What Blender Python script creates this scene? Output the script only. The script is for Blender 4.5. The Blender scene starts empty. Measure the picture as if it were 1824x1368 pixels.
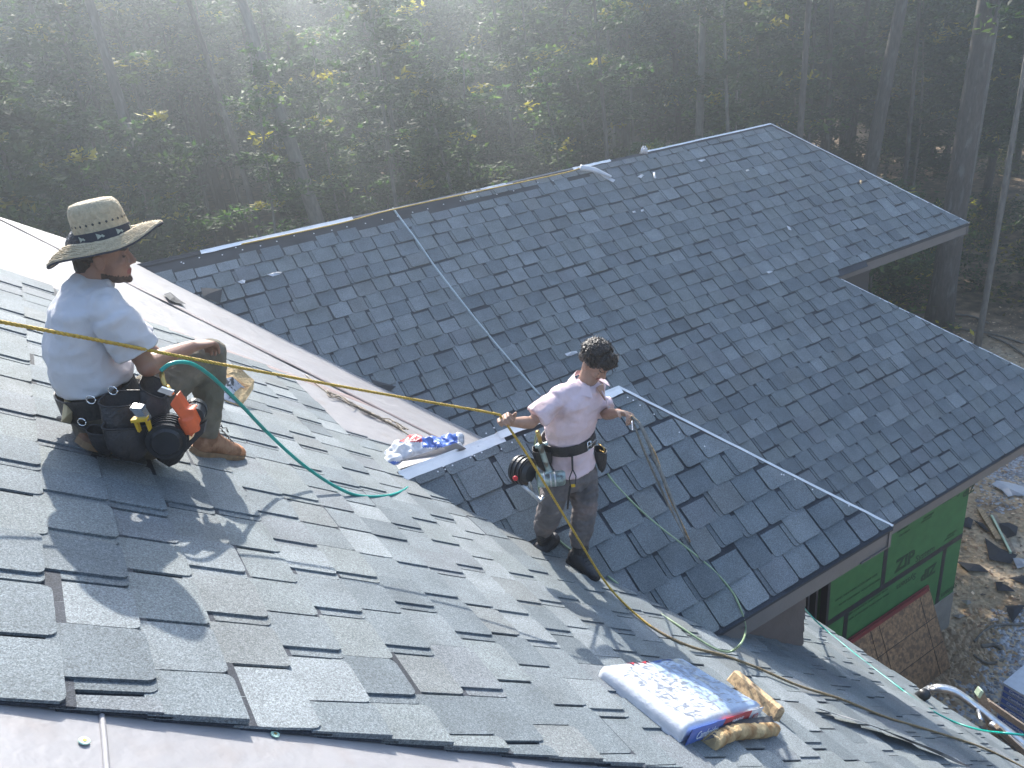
import bpy, bmesh, math, random
from mathutils import Vector, Matrix, noise
random.seed(7)
scene = bpy.context.scene
COL = scene.collection
S = 1.5            # metres per design unit
ZC = 9.5           # eye height above the yard
P = 0.80           # rise over run of every roof slope
V = Vector
# ------------------------------------------------------------------ camera
RIGHT = V((0.8455915, -0.52293694, -0.10729386))
DOWN = V((-0.30335228, -0.30532283, -0.902638))
FWD = V((0.43926349, 0.79581086, -0.4168125))
FPX = 1387.74
EYE = V((0, 0, ZC))
cd = bpy.data.cameras.new('camera')
cam = bpy.data.objects.new('camera', cd)
COL.objects.link(cam)
cam.matrix_world = Matrix(((RIGHT.x, -DOWN.x, -FWD.x, 0), (RIGHT.y, -DOWN.y, -FWD.y, 0), (RIGHT.z, -DOWN.z, -FWD.z, ZC), (0, 0, 0, 1)))
cd.sensor_width = 36.0
cd.lens = 36.0 * FPX / 1824.0
cd.clip_start = 0.05
cd.clip_end = 2000
scene.camera = cam
# ------------------------------------------------------------------ light
SUN_AZ, SUN_EL = math.radians(15.0), math.radians(34.5)
SUN = V((math.sin(SUN_AZ) * math.cos(SUN_EL), math.cos(SUN_AZ) * math.cos(SUN_EL), math.sin(SUN_EL)))
world = bpy.data.worlds.new('World')
scene.world = world
world.use_nodes = True
wn = world.node_tree
wn.nodes.clear()
sky = wn.nodes.new('ShaderNodeTexSky')
sky.sky_type = 'NISHITA'
sky.sun_disc = False
sky.sun_elevation = SUN_EL
sky.sun_rotation = SUN_AZ
sky.dust_density = 1.2
sky.air_density = 1.1
bg = wn.nodes.new('ShaderNodeBackground')
bg.inputs['Strength'].default_value = 0.15
wo = wn.nodes.new('ShaderNodeOutputWorld')
wn.links.new(sky.outputs[0], bg.inputs[0])
wn.links.new(bg.outputs[0], wo.inputs[0])
sl = bpy.data.lights.new('sun', 'SUN')
sl.energy = 5.0
sl.angle = math.radians(0.6)
sl.color = (1.0, 0.94, 0.85)
so = bpy.data.objects.new('sun', sl)
COL.objects.link(so)
so.rotation_euler = SUN.to_track_quat('Z', 'Y').to_euler()
so.location = (0, 0, 60)
scene.view_settings.view_transform = 'Standard'
scene.view_settings.look = 'None'
scene.view_settings.gamma = 1.0
scene.view_settings.use_curve_mapping = False
scene.view_settings.exposure = 1.5
scene.cycles.max_bounces = 6
scene.cycles.diffuse_bounces = 3
scene.cycles.glossy_bounces = 2
scene.cycles.transmission_bounces = 4
scene.cycles.transparent_max_bounces = 8
scene.cycles.volume_bounces = 0
scene.cycles.volume_step_rate = 4.0
scene.cycles.use_denoising = True
HAZE = 0.0100
HAZE_G = 0.80

# ------------------------------------------------------------------ helpers
def ray(u, v):
    return RIGHT * ((u - 912) / FPX) + DOWN * ((v - 684) / FPX) + FWD

def on_plane(u, v, n, d, lift=0.0):
    """point of the pixel's sight line on the plane n.(X-EYE) = d (metres)"""
    r = ray(u, v)
    k = (d + lift * n.length) / n.dot(r)
    return EYE + r * k

NA, DA = V((P, 0, 1)), -1.0 * S
NB, DB = V((0, -P, 1)), -6.65 * S
NC, DC = V((0, -P, 1)), -4.0977 * S
def onA(u, v, lift=0.0): return on_plane(u, v, NA, DA, lift)
def onB(u, v, lift=0.0): return on_plane(u, v, NB, DB, lift)
def onC(u, v, lift=0.0): return on_plane(u, v, NC, DC, lift)
def onG(u, v, z=0.0): return on_plane(u, v, V((0, 0, 1)), z - ZC)
def H(u, v, rng):
    """point of the sight line at a horizontal range in metres"""
    r = ray(u, v)
    return EYE + r * (rng / math.hypot(r.x, r.y))
def U(x, y, z): return V((x * S, y * S, z * S + ZC))   # design units -> world

def tag(o, label=None, cat=None, group=None, kind=None):
    if label: o['label'] = label
    if cat: o['category'] = cat
    if group: o['group'] = group
    if kind: o['kind'] = kind
    return o

BASE = {}
def parent_to(o, par):
    if par is not None:
        o.parent = par
        o.matrix_parent_inverse = BASE.get(par.name, Matrix.Identity(4)).inverted()

def empty(name, loc):
    o = bpy.data.objects.new(name, None)
    COL.objects.link(o)
    o.location = loc
    o.empty_display_size = 0.1
    BASE[o.name] = Matrix.Translation(V(loc))
    return o

def link_mesh(name, me, parent=None, mats=()):
    o = bpy.data.objects.new(name, me)
    COL.objects.link(o)
    for m in mats:
        if m.name not in [x.name for x in me.materials if x]:
            me.materials.append(m)
    parent_to(o, parent)
    return o

class MB:
    def __init__(self):
        self.v = []; self.f = []; self.m = []; self.c = []; self.sm = []
    def add(self, vs, fs, mi=0, col=None, smooth=False):
        b = len(self.v)
        self.v += [tuple(p) for p in vs]
        for f in fs:
            self.f.append(tuple(b + i for i in f)); self.m.append(mi); self.sm.append(smooth); self.c.append(col)
    def box(self, c, x, y, z, mi=0, col=None):
        """centre and three half-axis vectors"""
        c, x, y, z = V(c), V(x), V(y), V(z)
        vs = [c + x * i + y * j + z * k for i in (-1, 1) for j in (-1, 1) for k in (-1, 1)]
        self.add(vs, [(0, 1, 3, 2), (4, 6, 7, 5), (0, 4, 5, 1), (2, 3, 7, 6), (0, 2, 6, 4), (1, 5, 7, 3)], mi, col)
    def prism(self, pts, d, mi=0, col=None, side=None):
        """polygon pts extruded by vector d"""
        n = len(pts); d = V(d)
        a = [V(p) for p in pts]
        self.add(a + [p + d for p in a], [tuple(range(n - 1, -1, -1)), tuple(range(n, 2 * n))], mi, col)
        b = len(self.v) - 2 * n
        for i in range(n):
            j = (i + 1) % n
            self.f.append((b + i, b + j, b + n + j, b + n + i)); self.m.append(mi if side is None else side); self.sm.append(False); self.c.append(col)
    def tube(self, pts, r, n=8, mi=0, col=None, twist=0.0, cap=True, flat=1.0):
        pts = [V(p) for p in pts]
        rs = r if isinstance(r, (list, tuple)) else [r] * len(pts)
        up = None; rings = []
        for i, p in enumerate(pts):
            t = (pts[min(i + 1, len(pts) - 1)] - pts[max(i - 1, 0)]).normalized()
            if up is None:
                up = t.orthogonal().normalized()
            up = (up - t * up.dot(t))
            if up.length < 1e-6: up = t.orthogonal()
            up.normalize()
            side = t.cross(up)
            ring = []
            for k in range(n):
                a = 2 * math.pi * k / n + twist * i
                ring.append(p + (up * math.cos(a) + side * math.sin(a) * flat) * rs[i])
            rings.append(ring)
        vs = [q for rg in rings for q in rg]
        fs = []
        for i in range(len(rings) - 1):
            for k in range(n):
                k2 = (k + 1) % n
                fs.append((i * n + k, i * n + k2, (i + 1) * n + k2, (i + 1) * n + k))
        if cap:
            fs.append(tuple(range(n - 1, -1, -1)))
            L = (len(rings) - 1) * n
            fs.append(tuple(L + k for k in range(n)))
        self.add(vs, fs, mi, col, True)
    def loft(self, rings, n=20, mi=0, power=1.0, col=None):
        """closed body from (centre, half-axis a, half-axis b) rings with rounded caps"""
        vs = []; R = []
        for c, a, b in rings:
            c, a, b = V(c), V(a), V(b)
            ring = []
            for k in range(n):
                t = 2 * math.pi * k / n
                ct, st = math.cos(t), math.sin(t)
                ct = math.copysign(abs(ct) ** power, ct); st = math.copysign(abs(st) ** power, st)
                ring.append(c + a * ct + b * st)
            R.append(ring); vs += ring
        fs = []
        for i in range(len(R) - 1):
            for k in range(n):
                k2 = (k + 1) % n
                fs.append((i * n + k, i * n + k2, (i + 1) * n + k2, (i + 1) * n + k))
        fs.append(tuple(range(n - 1, -1, -1)))
        L = (len(R) - 1) * n
        fs.append(tuple(L + k for k in range(n)))
        self.add(vs, fs, mi, col, True)
    def ball(self, c, x, y, z, mi=0, col=None, nu=12, nv=8):
        c, x, y, z = V(c), V(x), V(y), V(z)
        vs = [c - z]
        for j in range(1, nv):
            ph = -math.pi / 2 + math.pi * j / nv
            for i in range(nu):
                th = 2 * math.pi * i / nu
                vs.append(c + x * (math.cos(ph) * math.cos(th)) + y * (math.cos(ph) * math.sin(th)) + z * math.sin(ph))
        vs.append(c + z)
        fs = []
        for i in range(nu):
            fs.append((0, 1 + (i + 1) % nu, 1 + i))
        for j in range(nv - 2):
            for i in range(nu):
                a = 1 + j * nu + i; b = 1 + j * nu + (i + 1) % nu
                fs.append((a, b, b + nu, a + nu))
        T = len(vs) - 1; o = 1 + (nv - 2) * nu
        for i in range(nu):
            fs.append((o + i, o + (i + 1) % nu, T))
        self.add(vs, fs, mi, col, True)
    def mesh(self, name, mats):
        me = bpy.data.meshes.new(name)
        me.from_pydata(self.v, [], self.f)
        for m in mats: me.materials.append(m)
        me.polygons.foreach_set('material_index', self.m)
        me.polygons.foreach_set('use_smooth', self.sm)
        if any(c is not None for c in self.c):
            at = me.color_attributes.new('tint', 'FLOAT_COLOR', 'CORNER')
            buf = []
            for p in me.polygons:
                c = self.c[p.index] or (0.5, 0.5, 0.5)
                buf += [c[0], c[1], c[2], 1.0] * p.loop_total
            at.data.foreach_set('color', buf)
        me.update()
        return me
    def build(self, name, mats, parent=None):
        return link_mesh(name, self.mesh(name, mats), parent)

# ------------------------------------------------------------------ materials
def mat(name, col=(0.5, 0.5, 0.5), rough=0.7, metal=0.0, spec=0.5, vary=0.0, vscale=8.0, bump=0.0, bscale=60.0, tint=False, dirt=None, dscale=3.0, dlo=0.5, dhi=0.62, trans=0.0, detail=6.0, coat=0.0, coords='Object', stretch=None, alpha=None):
    m = bpy.data.materials.new(name)
    m.use_nodes = True
    nt = m.node_tree; N = nt.nodes; K = nt.links
    b = N['Principled BSDF']
    b.inputs['Roughness'].default_value = rough
    b.inputs['Metallic'].default_value = metal
    b.inputs['Specular IOR Level'].default_value = spec
    if coat: b.inputs['Coat Weight'].default_value = coat
    tc = N.new('ShaderNodeNewGeometry') if coords == 'World' else N.new('ShaderNodeTexCoord')
    src = tc.outputs['Position'] if coords == 'World' else tc.outputs[coords]
    if stretch:
        mp = N.new('ShaderNodeMapping'); mp.inputs['Scale'].default_value = stretch
        K.new(src, mp.inputs['Vector']); src = mp.outputs[0]
    if tint:
        at = N.new('ShaderNodeAttribute'); at.attribute_name = 'tint'
        cur = at.outputs['Color']
    else:
        rgb = N.new('ShaderNodeRGB'); rgb.outputs[0].default_value = (*col, 1)
        cur = rgb.outputs[0]
    if vary:
        nz = N.new('ShaderNodeTexNoise'); nz.inputs['Scale'].default_value = vscale; nz.inputs['Detail'].default_value = detail
        K.new(src, nz.inputs['Vector'])
        mr = N.new('ShaderNodeMapRange'); mr.inputs['From Min'].default_value = 0.28; mr.inputs['From Max'].default_value = 0.72
        mr.inputs['To Min'].default_value = 1 - vary; mr.inputs['To Max'].default_value = 1 + vary
        K.new(nz.outputs['Fac'], mr.inputs['Value'])
        mx = N.new('ShaderNodeMix'); mx.data_type = 'RGBA'; mx.blend_type = 'MULTIPLY'; mx.inputs[0].default_value = 1
        K.new(cur, mx.inputs[6]); K.new(mr.outputs[0], mx.inputs[7]); cur = mx.outputs[2]
    if dirt:
        nz = N.new('ShaderNodeTexNoise'); nz.inputs['Scale'].default_value = dscale; nz.inputs['Detail'].default_value = 8
        K.new(src, nz.inputs['Vector'])
        mr = N.new('ShaderNodeMapRange'); mr.inputs['From Min'].default_value = dlo; mr.inputs['From Max'].default_value = dhi
        K.new(nz.outputs['Fac'], mr.inputs['Value'])
        mx = N.new('ShaderNodeMix'); mx.data_type = 'RGBA'
        K.new(mr.outputs[0], mx.inputs[0]); K.new(cur, mx.inputs[6]); mx.inputs[7].default_value = (*dirt, 1); cur = mx.outputs[2]
    K.new(cur, b.inputs['Base Color'])
    if bump:
        nz = N.new('ShaderNodeTexNoise'); nz.inputs['Scale'].default_value = bscale; nz.inputs['Detail'].default_value = 5
        K.new(src, nz.inputs['Vector'])
        bp = N.new('ShaderNodeBump'); bp.inputs['Strength'].default_value = min(1.0, bump); bp.inputs['Distance'].default_value = 0.01
        K.new(nz.outputs['Fac'], bp.inputs['Height']); K.new(bp.outputs[0], b.inputs['Normal'])
    if trans:
        td = N.new('ShaderNodeBsdfTranslucent'); K.new(cur, td.inputs['Color'])
        ms = N.new('ShaderNodeMixShader'); ms.inputs[0].default_value = trans
        K.new(b.outputs[0], ms.inputs[1]); K.new(td.outputs[0], ms.inputs[2])
        K.new(ms.outputs[0], N['Material Output'].inputs['Surface'])
    if alpha is not None:
        b.inputs['Alpha'].default_value = alpha
    return m

def shingle_material(name):
    """mineral granules: speckle of light and dark grains, weathering blotches, sparkle"""
    m = bpy.data.materials.new(name); m.use_nodes = True
    nt = m.node_tree; N = nt.nodes; K = nt.links; b = N['Principled BSDF']
    b.inputs['Roughness'].default_value = 0.8
    b.inputs['Specular IOR Level'].default_value = 0.3
    g = N.new('ShaderNodeNewGeometry')
    at = N.new('ShaderNodeAttribute'); at.attribute_name = 'tint'
    def nz(scale, detail=2.0):
        n = N.new('ShaderNodeTexNoise'); n.inputs['Scale'].default_value = scale; n.inputs['Detail'].default_value = detail
        K.new(g.outputs['Position'], n.inputs['Vector']); return n.outputs['Fac']
    def mr(x, a, c, lo, hi):
        n = N.new('ShaderNodeMapRange'); n.inputs['From Min'].default_value = a; n.inputs['From Max'].default_value = c
        n.inputs['To Min'].default_value = lo; n.inputs['To Max'].default_value = hi; K.new(x, n.inputs['Value']); return n.outputs[0]
    def mul(x, y):
        n = N.new('ShaderNodeMix'); n.data_type = 'RGBA'; n.blend_type = 'MULTIPLY'; n.inputs[0].default_value = 1
        K.new(x, n.inputs[6]); K.new(y, n.inputs[7]); return n.outputs[2]
    vo = N.new('ShaderNodeTexVoronoi'); vo.inputs['Scale'].default_value = 330.0
    K.new(g.outputs['Position'], vo.inputs['Vector'])
    sx = N.new('ShaderNodeSeparateColor'); K.new(vo.outputs['Color'], sx.inputs[0])
    c = mul(at.outputs['Color'], mr(sx.outputs[0], 0.0, 1.0, 0.62, 1.42))
    c = mul(c, mr(nz(120.0, 3.0), 0.3, 0.7, 0.78, 1.24))
    c = mul(c, mr(nz(5.0, 5.0), 0.3, 0.7, 0.86, 1.14))
    K.new(c, b.inputs['Base Color'])
    bp = N.new('ShaderNodeBump'); bp.inputs['Strength'].default_value = 0.75; bp.inputs['Distance'].default_value = 0.004
    K.new(nz(230.0, 3.0), bp.inputs['Height']); K.new(bp.outputs[0], b.inputs['Normal'])
    return m

M = {}
M['shingle'] = shingle_material('shingle_granules')
M['felt'] = mat('roofing_felt', (0.035, 0.038, 0.045), 0.85, vary=0.35, vscale=5, bump=0.5, bscale=120, coords='World')
M['deck'] = mat('roof_deck', (0.05, 0.052, 0.06), 0.9)
M['fascia'] = mat('fascia_board', (0.165, 0.155, 0.15), 0.55, vary=0.1, vscale=4, bump=0.15, bscale=40)
M['soffit'] = mat('soffit_board', (0.14, 0.125, 0.115), 0.7, vary=0.1)
M['siding'] = mat('siding_board', (0.13, 0.105, 0.095), 0.65, vary=0.15, vscale=6, bump=0.3, bscale=50)
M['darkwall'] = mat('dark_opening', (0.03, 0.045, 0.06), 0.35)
M['darkwood'] = mat('dark_post', (0.025, 0.022, 0.03), 0.7)
M['green'] = mat('green_sheathing', (0.05, 0.18, 0.055), 0.75, vary=0.12, vscale=7, bump=0.15, bscale=90)
M['print'] = mat('sheathing_print', (0.02, 0.06, 0.025), 0.8)
M['tape'] = mat('black_flashing_tape', (0.02, 0.024, 0.03), 0.5, vary=0.6, vscale=9, detail=8)
M['concrete'] = mat('concrete', (0.3, 0.27, 0.23), 0.9, vary=0.25, vscale=3, bump=0.5, bscale=30)
M['osb'] = mat('strand_board', (0.36, 0.21, 0.11), 0.8, vary=0.4, vscale=26, detail=3, bump=0.4, bscale=60, dirt=(0.2, 0.12, 0.07), dscale=14, dlo=0.5, dhi=0.58)
M['osbedge'] = mat('red_board_edge', (0.22, 0.03, 0.025), 0.7, vary=0.2)
M['line'] = mat('chalk_line', (0.05, 0.035, 0.03), 0.9)
M['wood'] = mat('lumber', (0.52, 0.36, 0.2), 0.75, vary=0.25, vscale=5, stretch=(1, 12, 12), bump=0.25, bscale=50, dirt=(0.25, 0.17, 0.1), dscale=4)
M['oldwood'] = mat('weathered_lumber', (0.3, 0.23, 0.17), 0.85, vary=0.3, vscale=5, stretch=(1, 10, 10), bump=0.3, bscale=60)
M['plywood'] = mat('plywood', (0.62, 0.47, 0.26), 0.75, vary=0.12, vscale=6)
M['alu'] = mat('aluminium', (0.72, 0.73, 0.75), 0.35, metal=0.9, vary=0.12, vscale=20, bump=0.08, bscale=90)
M['steel'] = mat('worn_steel', (0.55, 0.57, 0.6), 0.32, metal=1.0, vary=0.2, vscale=30)
M['brass'] = mat('brass', (0.5, 0.34, 0.12), 0.35, metal=1.0, vary=0.2, vscale=30)
M['bluewrap'] = mat('blue_wrapper', (0.06, 0.13, 0.42), 0.4, vary=0.15)
M['redwrap'] = mat('red_wrapper', (0.42, 0.03, 0.045), 0.4, vary=0.2)
M['paper'] = mat('white_release_paper', (0.86, 0.85, 0.84), 0.6, vary=0.06, vscale=8, bump=0.3, bscale=20)
M['whitewrap'] = mat('white_plastic', (0.62, 0.64, 0.68), 0.32, vary=0.07, vscale=10, bump=0.3, bscale=24, trans=0.25)
M['whitetext'] = mat('white_print', (0.8, 0.82, 0.85), 0.5)
M['greytext'] = mat('grey_print', (0.33, 0.36, 0.42), 0.5)
M['foam'] = mat('foam_rubber', (0.5, 0.36, 0.19), 0.95, vary=0.3, vscale=18, bump=0.9, bscale=70, dirt=(0.3, 0.17, 0.07), dscale=9)
M['foamdark'] = mat('dirty_foam_face', (0.4, 0.41, 0.44), 0.9, vary=0.3, vscale=20, bump=0.6, bscale=60, dirt=(0.05, 0.055, 0.06), dscale=22, dlo=0.52, dhi=0.56)
M['rope'] = mat('yellow_rope', (0.52, 0.33, 0.045), 0.6, vary=0.35, vscale=90, bump=0.6, bscale=200)
M['ropebrown'] = mat('weathered_rope', (0.26, 0.19, 0.1), 0.8, vary=0.35, vscale=60, bump=0.6, bscale=160)
M['ropetan'] = mat('tan_cord', (0.3, 0.25, 0.19), 0.85, vary=0.4, vscale=70, bump=0.5, bscale=160)
M['ropegrey'] = mat('grey_cord', (0.42, 0.48, 0.5), 0.7, vary=0.2, vscale=60)
M['hoseteal'] = mat('teal_air_hose', (0.0, 0.29, 0.24), 0.3, vary=0.2, vscale=12)
M['hosepale'] = mat('pale_green_hose', (0.27, 0.36, 0.21), 0.35, vary=0.2, vscale=12)
M['lichen'] = mat('nail_washer_green', (0.42, 0.62, 0.5), 0.4)
M['gravel'] = mat('gravel_stone', (0.3, 0.3, 0.32), 0.9, tint=True, bump=0.3)
M['litterm'] = mat('forest_litter', (0.3, 0.2, 0.12), 0.9, tint=True)

def underlay_material():
    m = mat('roofing_underlayment', (0.28, 0.272, 0.28), 0.42, spec=0.45, vary=0.07, vscale=2.5, coords='World', dirt=(0.26, 0.235, 0.225), dscale=6, dlo=0.56, dhi=0.75)
    nt = m.node_tree; N = nt.nodes; K = nt.links
    g = N.new('ShaderNodeNewGeometry')
    w1 = N.new('ShaderNodeTexNoise'); w1.inputs['Scale'].default_value = 7; w1.inputs['Detail'].default_value = 4
    K.new(g.outputs['Position'], w1.inputs['Vector'])
    w2 = N.new('ShaderNodeTexWave'); w2.inputs['Scale'].default_value = 260; w2.bands_direction = 'Y'; w2.inputs['Distortion'].default_value = 0.6
    K.new(g.outputs['Position'], w2.inputs['Vector'])
    ad = N.new('ShaderNodeMath'); ad.operation = 'MULTIPLY_ADD'; ad.inputs[1].default_value = 0.012
    K.new(w2.outputs['Fac'], ad.inputs[0]); K.new(w1.outputs['Fac'], ad.inputs[2])
    bp = N.new('ShaderNodeBump'); bp.inputs['Strength'].default_value = 0.35; bp.inputs['Distance'].default_value = 0.05
    K.new(ad.outputs[0], bp.inputs['Height']); K.new(bp.outputs[0], N['Principled BSDF'].inputs['Normal'])
    return m
M['under'] = underlay_material()

def ground_material():
    m = bpy.data.materials.new('yard_soil'); m.use_nodes = True
    nt = m.node_tree; N = nt.nodes; K = nt.links; b = N['Principled BSDF']
    b.inputs['Roughness'].default_value = 0.95
    g = N.new('ShaderNodeNewGeometry')
    def nz(scale, detail=8.0):
        n = N.new('ShaderNodeTexNoise'); n.inputs['Scale'].default_value = scale; n.inputs['Detail'].default_value = detail
        K.new(g.outputs['Position'], n.inputs['Vector']); return n.outputs['Fac']
    def ramp(x, pts):
        n = N.new('ShaderNodeValToRGB'); e = n.color_ramp.elements
        e[0].position, e[0].color = pts[0][0], (*pts[0][1], 1); e[1].position, e[1].color = pts[-1][0], (*pts[-1][1], 1)
        for p, c in pts[1:-1]:
            q = e.new(p); q.color = (*c, 1)
        K.new(x, n.inputs[0]); return n.outputs[0]
    soil = ramp(nz(0.9), [(0.3, (0.32, 0.23, 0.14)), (0.5, (0.52, 0.40, 0.26)), (0.7, (0.68, 0.57, 0.43))])
    fine = ramp(nz(14.0), [(0.3, (0.7, 0.67, 0.64)), (0.7, (1.25, 1.22, 1.2))])
    mx = N.new('ShaderNodeMix'); mx.data_type = 'RGBA'; mx.blend_type = 'MULTIPLY'; mx.inputs[0].default_value = 1
    K.new(soil, mx.inputs[6]); K.new(fine, mx.inputs[7])
    lit = ramp(nz(2.2), [(0.32, (0.075, 0.055, 0.035)), (0.5, (0.22, 0.15, 0.095)), (0.68, (0.42, 0.3, 0.2))])
    # forest floor beyond the cleared yard (distance from the house), soft irregular border
    ln = N.new('ShaderNodeVectorMath'); ln.operation = 'DISTANCE'; ln.inputs[1].default_value = (10, 2, 0)
    K.new(g.outputs['Position'], ln.inputs[0])
    ad = N.new('ShaderNodeMath'); ad.operation = 'MULTIPLY_ADD'; ad.inputs[1].default_value = 6.0
    K.new(nz(0.5), ad.inputs[0]); K.new(ln.outputs['Value'], ad.inputs[2])
    mr = N.new('ShaderNodeMapRange'); mr.inputs['From Min'].default_value = 15.0; mr.inputs['From Max'].default_value = 18.0
    K.new(ad.outputs[0], mr.inputs['Value'])
    m2 = N.new('ShaderNodeMix'); m2.data_type = 'RGBA'
    K.new(mr.outputs[0], m2.inputs[0]); K.new(mx.outputs[2], m2.inputs[6]); K.new(lit, m2.inputs[7])
    K.new(m2.outputs[2], b.inputs['Base Color'])
    bp = N.new('ShaderNodeBump'); bp.inputs['Strength'].default_value = 0.9; bp.inputs['Distance'].default_value = 0.08
    K.new(nz(9.0, 10.0), bp.inputs['Height']); K.new(bp.outputs[0], b.inputs['Normal'])
    return m
M['ground'] = ground_material()
# ------------------------------------------------------------------ the house
L_ = math.sqrt(1 + P * P)
EXPO = 0.111 * L_ * S
house = empty('house', (5, 5, 0))
tag(house, 'unfinished house with grey shingle roofs and green sheathed wall beside the sandy yard', 'house')

def project(p):
    d = V(p) - EYE
    z = d.dot(FWD)
    if z < 0.05: return None
    return 912 + FPX * d.dot(RIGHT) / z, 684 + FPX * d.dot(DOWN) / z

def clip(poly, f):
    out = []
    n = len(poly)
    for i in range(n):
        a, b = poly[i], poly[(i + 1) % n]
        fa, fb = f(*a), f(*b)
        if fa <= 0: out.append(a)
        if (fa < 0 < fb) or (fb < 0 < fa):
            k = fa / (fa - fb)
            out.append((a[0] + (b[0] - a[0]) * k, a[1] + (b[1] - a[1]) * k))
    return out

def tab_outline(w, h, r=0.026, ragged=0.0):
    """rounded lower corners, butt edge at s=0"""
    pts = [(w, h), (0, h)]
    for k in range(4):
        a = math.pi + (math.pi / 2) * k / 3
        pts.append((r + r * math.cos(a), r + r * math.sin(a)))
    for k in range(4):
        a = 1.5 * math.pi + (math.pi / 2) * k / 3
        pts.append((w - r + r * math.cos(a), r + r * math.sin(a)))
    return pts

def slab(mb, poly, n0, n1, th, h, col, curl=0.0):
    """polygon in (t,s); lies n0 high at its butt, n1 high at s=h"""
    def nn(t, s): return n0 + (n1 - n0) * min(1, max(0, s / h))
    m = len(poly)
    top = [(t, s, nn(t, s)) for t, s in poly]
    bot = [(t, s, nn(t, s) - th) for t, s in poly]
    mb.add(bot + top, [tuple(range(m - 1, -1, -1)), tuple(range(m, 2 * m))], 0, col)
    b = len(mb.v) - 2 * m
    for i in range(m):
        j = (i + 1) % m
        mb.f.append((b + i, b + j, b + m + j, b + m + i)); mb.m.append(0); mb.sm.append(False); mb.c.append(col)

TINTS = [(.146, .160, .172), (.158, .172, .170), (.162, .158, .150), (.208, .224, .234), (.104, .115, .130), (.150, .150, .164), (.136, .154, .168), (.184, .198, .206), (.166, .176, .168), (.120, .136, .152)]
TINTS = [tuple(m + (sum(t) / 3 + (c - sum(t) / 3) * .5 - .166) * .75 for c, m in zip(t, (.154, .170, .178))) for t in TINTS]
WIDTHS = [.128, .14, .15, .16, .172]
H_TAB = EXPO + 0.03
_cache = {}
def tab_mesh(wi, under, ci):
    k = (wi, under, ci)
    if k not in _cache:
        mb = MB(); w = WIDTHS[wi] * S
        build_tab(mb, [tab_outline(w, H_TAB)], under, TINTS[ci], w)
        _cache[k] = mb.mesh('shingle', [M['shingle']])
    return _cache[k]
def build_tab(mb, polys, under, col, w, cl=None):
    lift = 0.0
    if under:
        o2 = [(t - 0.036, s - 0.002) for t, s in tab_outline(w, H_TAB)]
        if cl: o2 = cl(o2)
        if len(o2) > 2:
            slab(mb, o2, 0.0235, 0.011, 0.008, H_TAB, tuple(c * 0.94 for c in col))
        lift = 0.0075
    for p in polys:
        if len(p) > 2: slab(mb, p, 0.0245 + lift, 0.011 + lift, 0.0078, H_TAB, col)

def frame_matrix(O, t, s):
    n = t.cross(s)
    return Matrix(((t.x, s.x, n.x, O.x), (t.y, s.y, n.y, O.y), (t.z, s.z, n.z, O.z), (0, 0, 0, 1)))

def inside_poly(px, poly):
    x, y = px; c = False; j = len(poly) - 1
    for i in range(len(poly)):
        xi, yi = poly[i]; xj, yj = poly[j]
        if (yi > y) != (yj > y) and x < (xj - xi) * (y - yi) / (yj - yi) + xi: c = not c
        j = i
    return c
C_PX = [(812, 800), (1110, 690), (1590, 932), (1271, 1136), (900, 880)]
SIT_PX = [(85, 360), (290, 360), (420, 600), (425, 820), (100, 780)]

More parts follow.
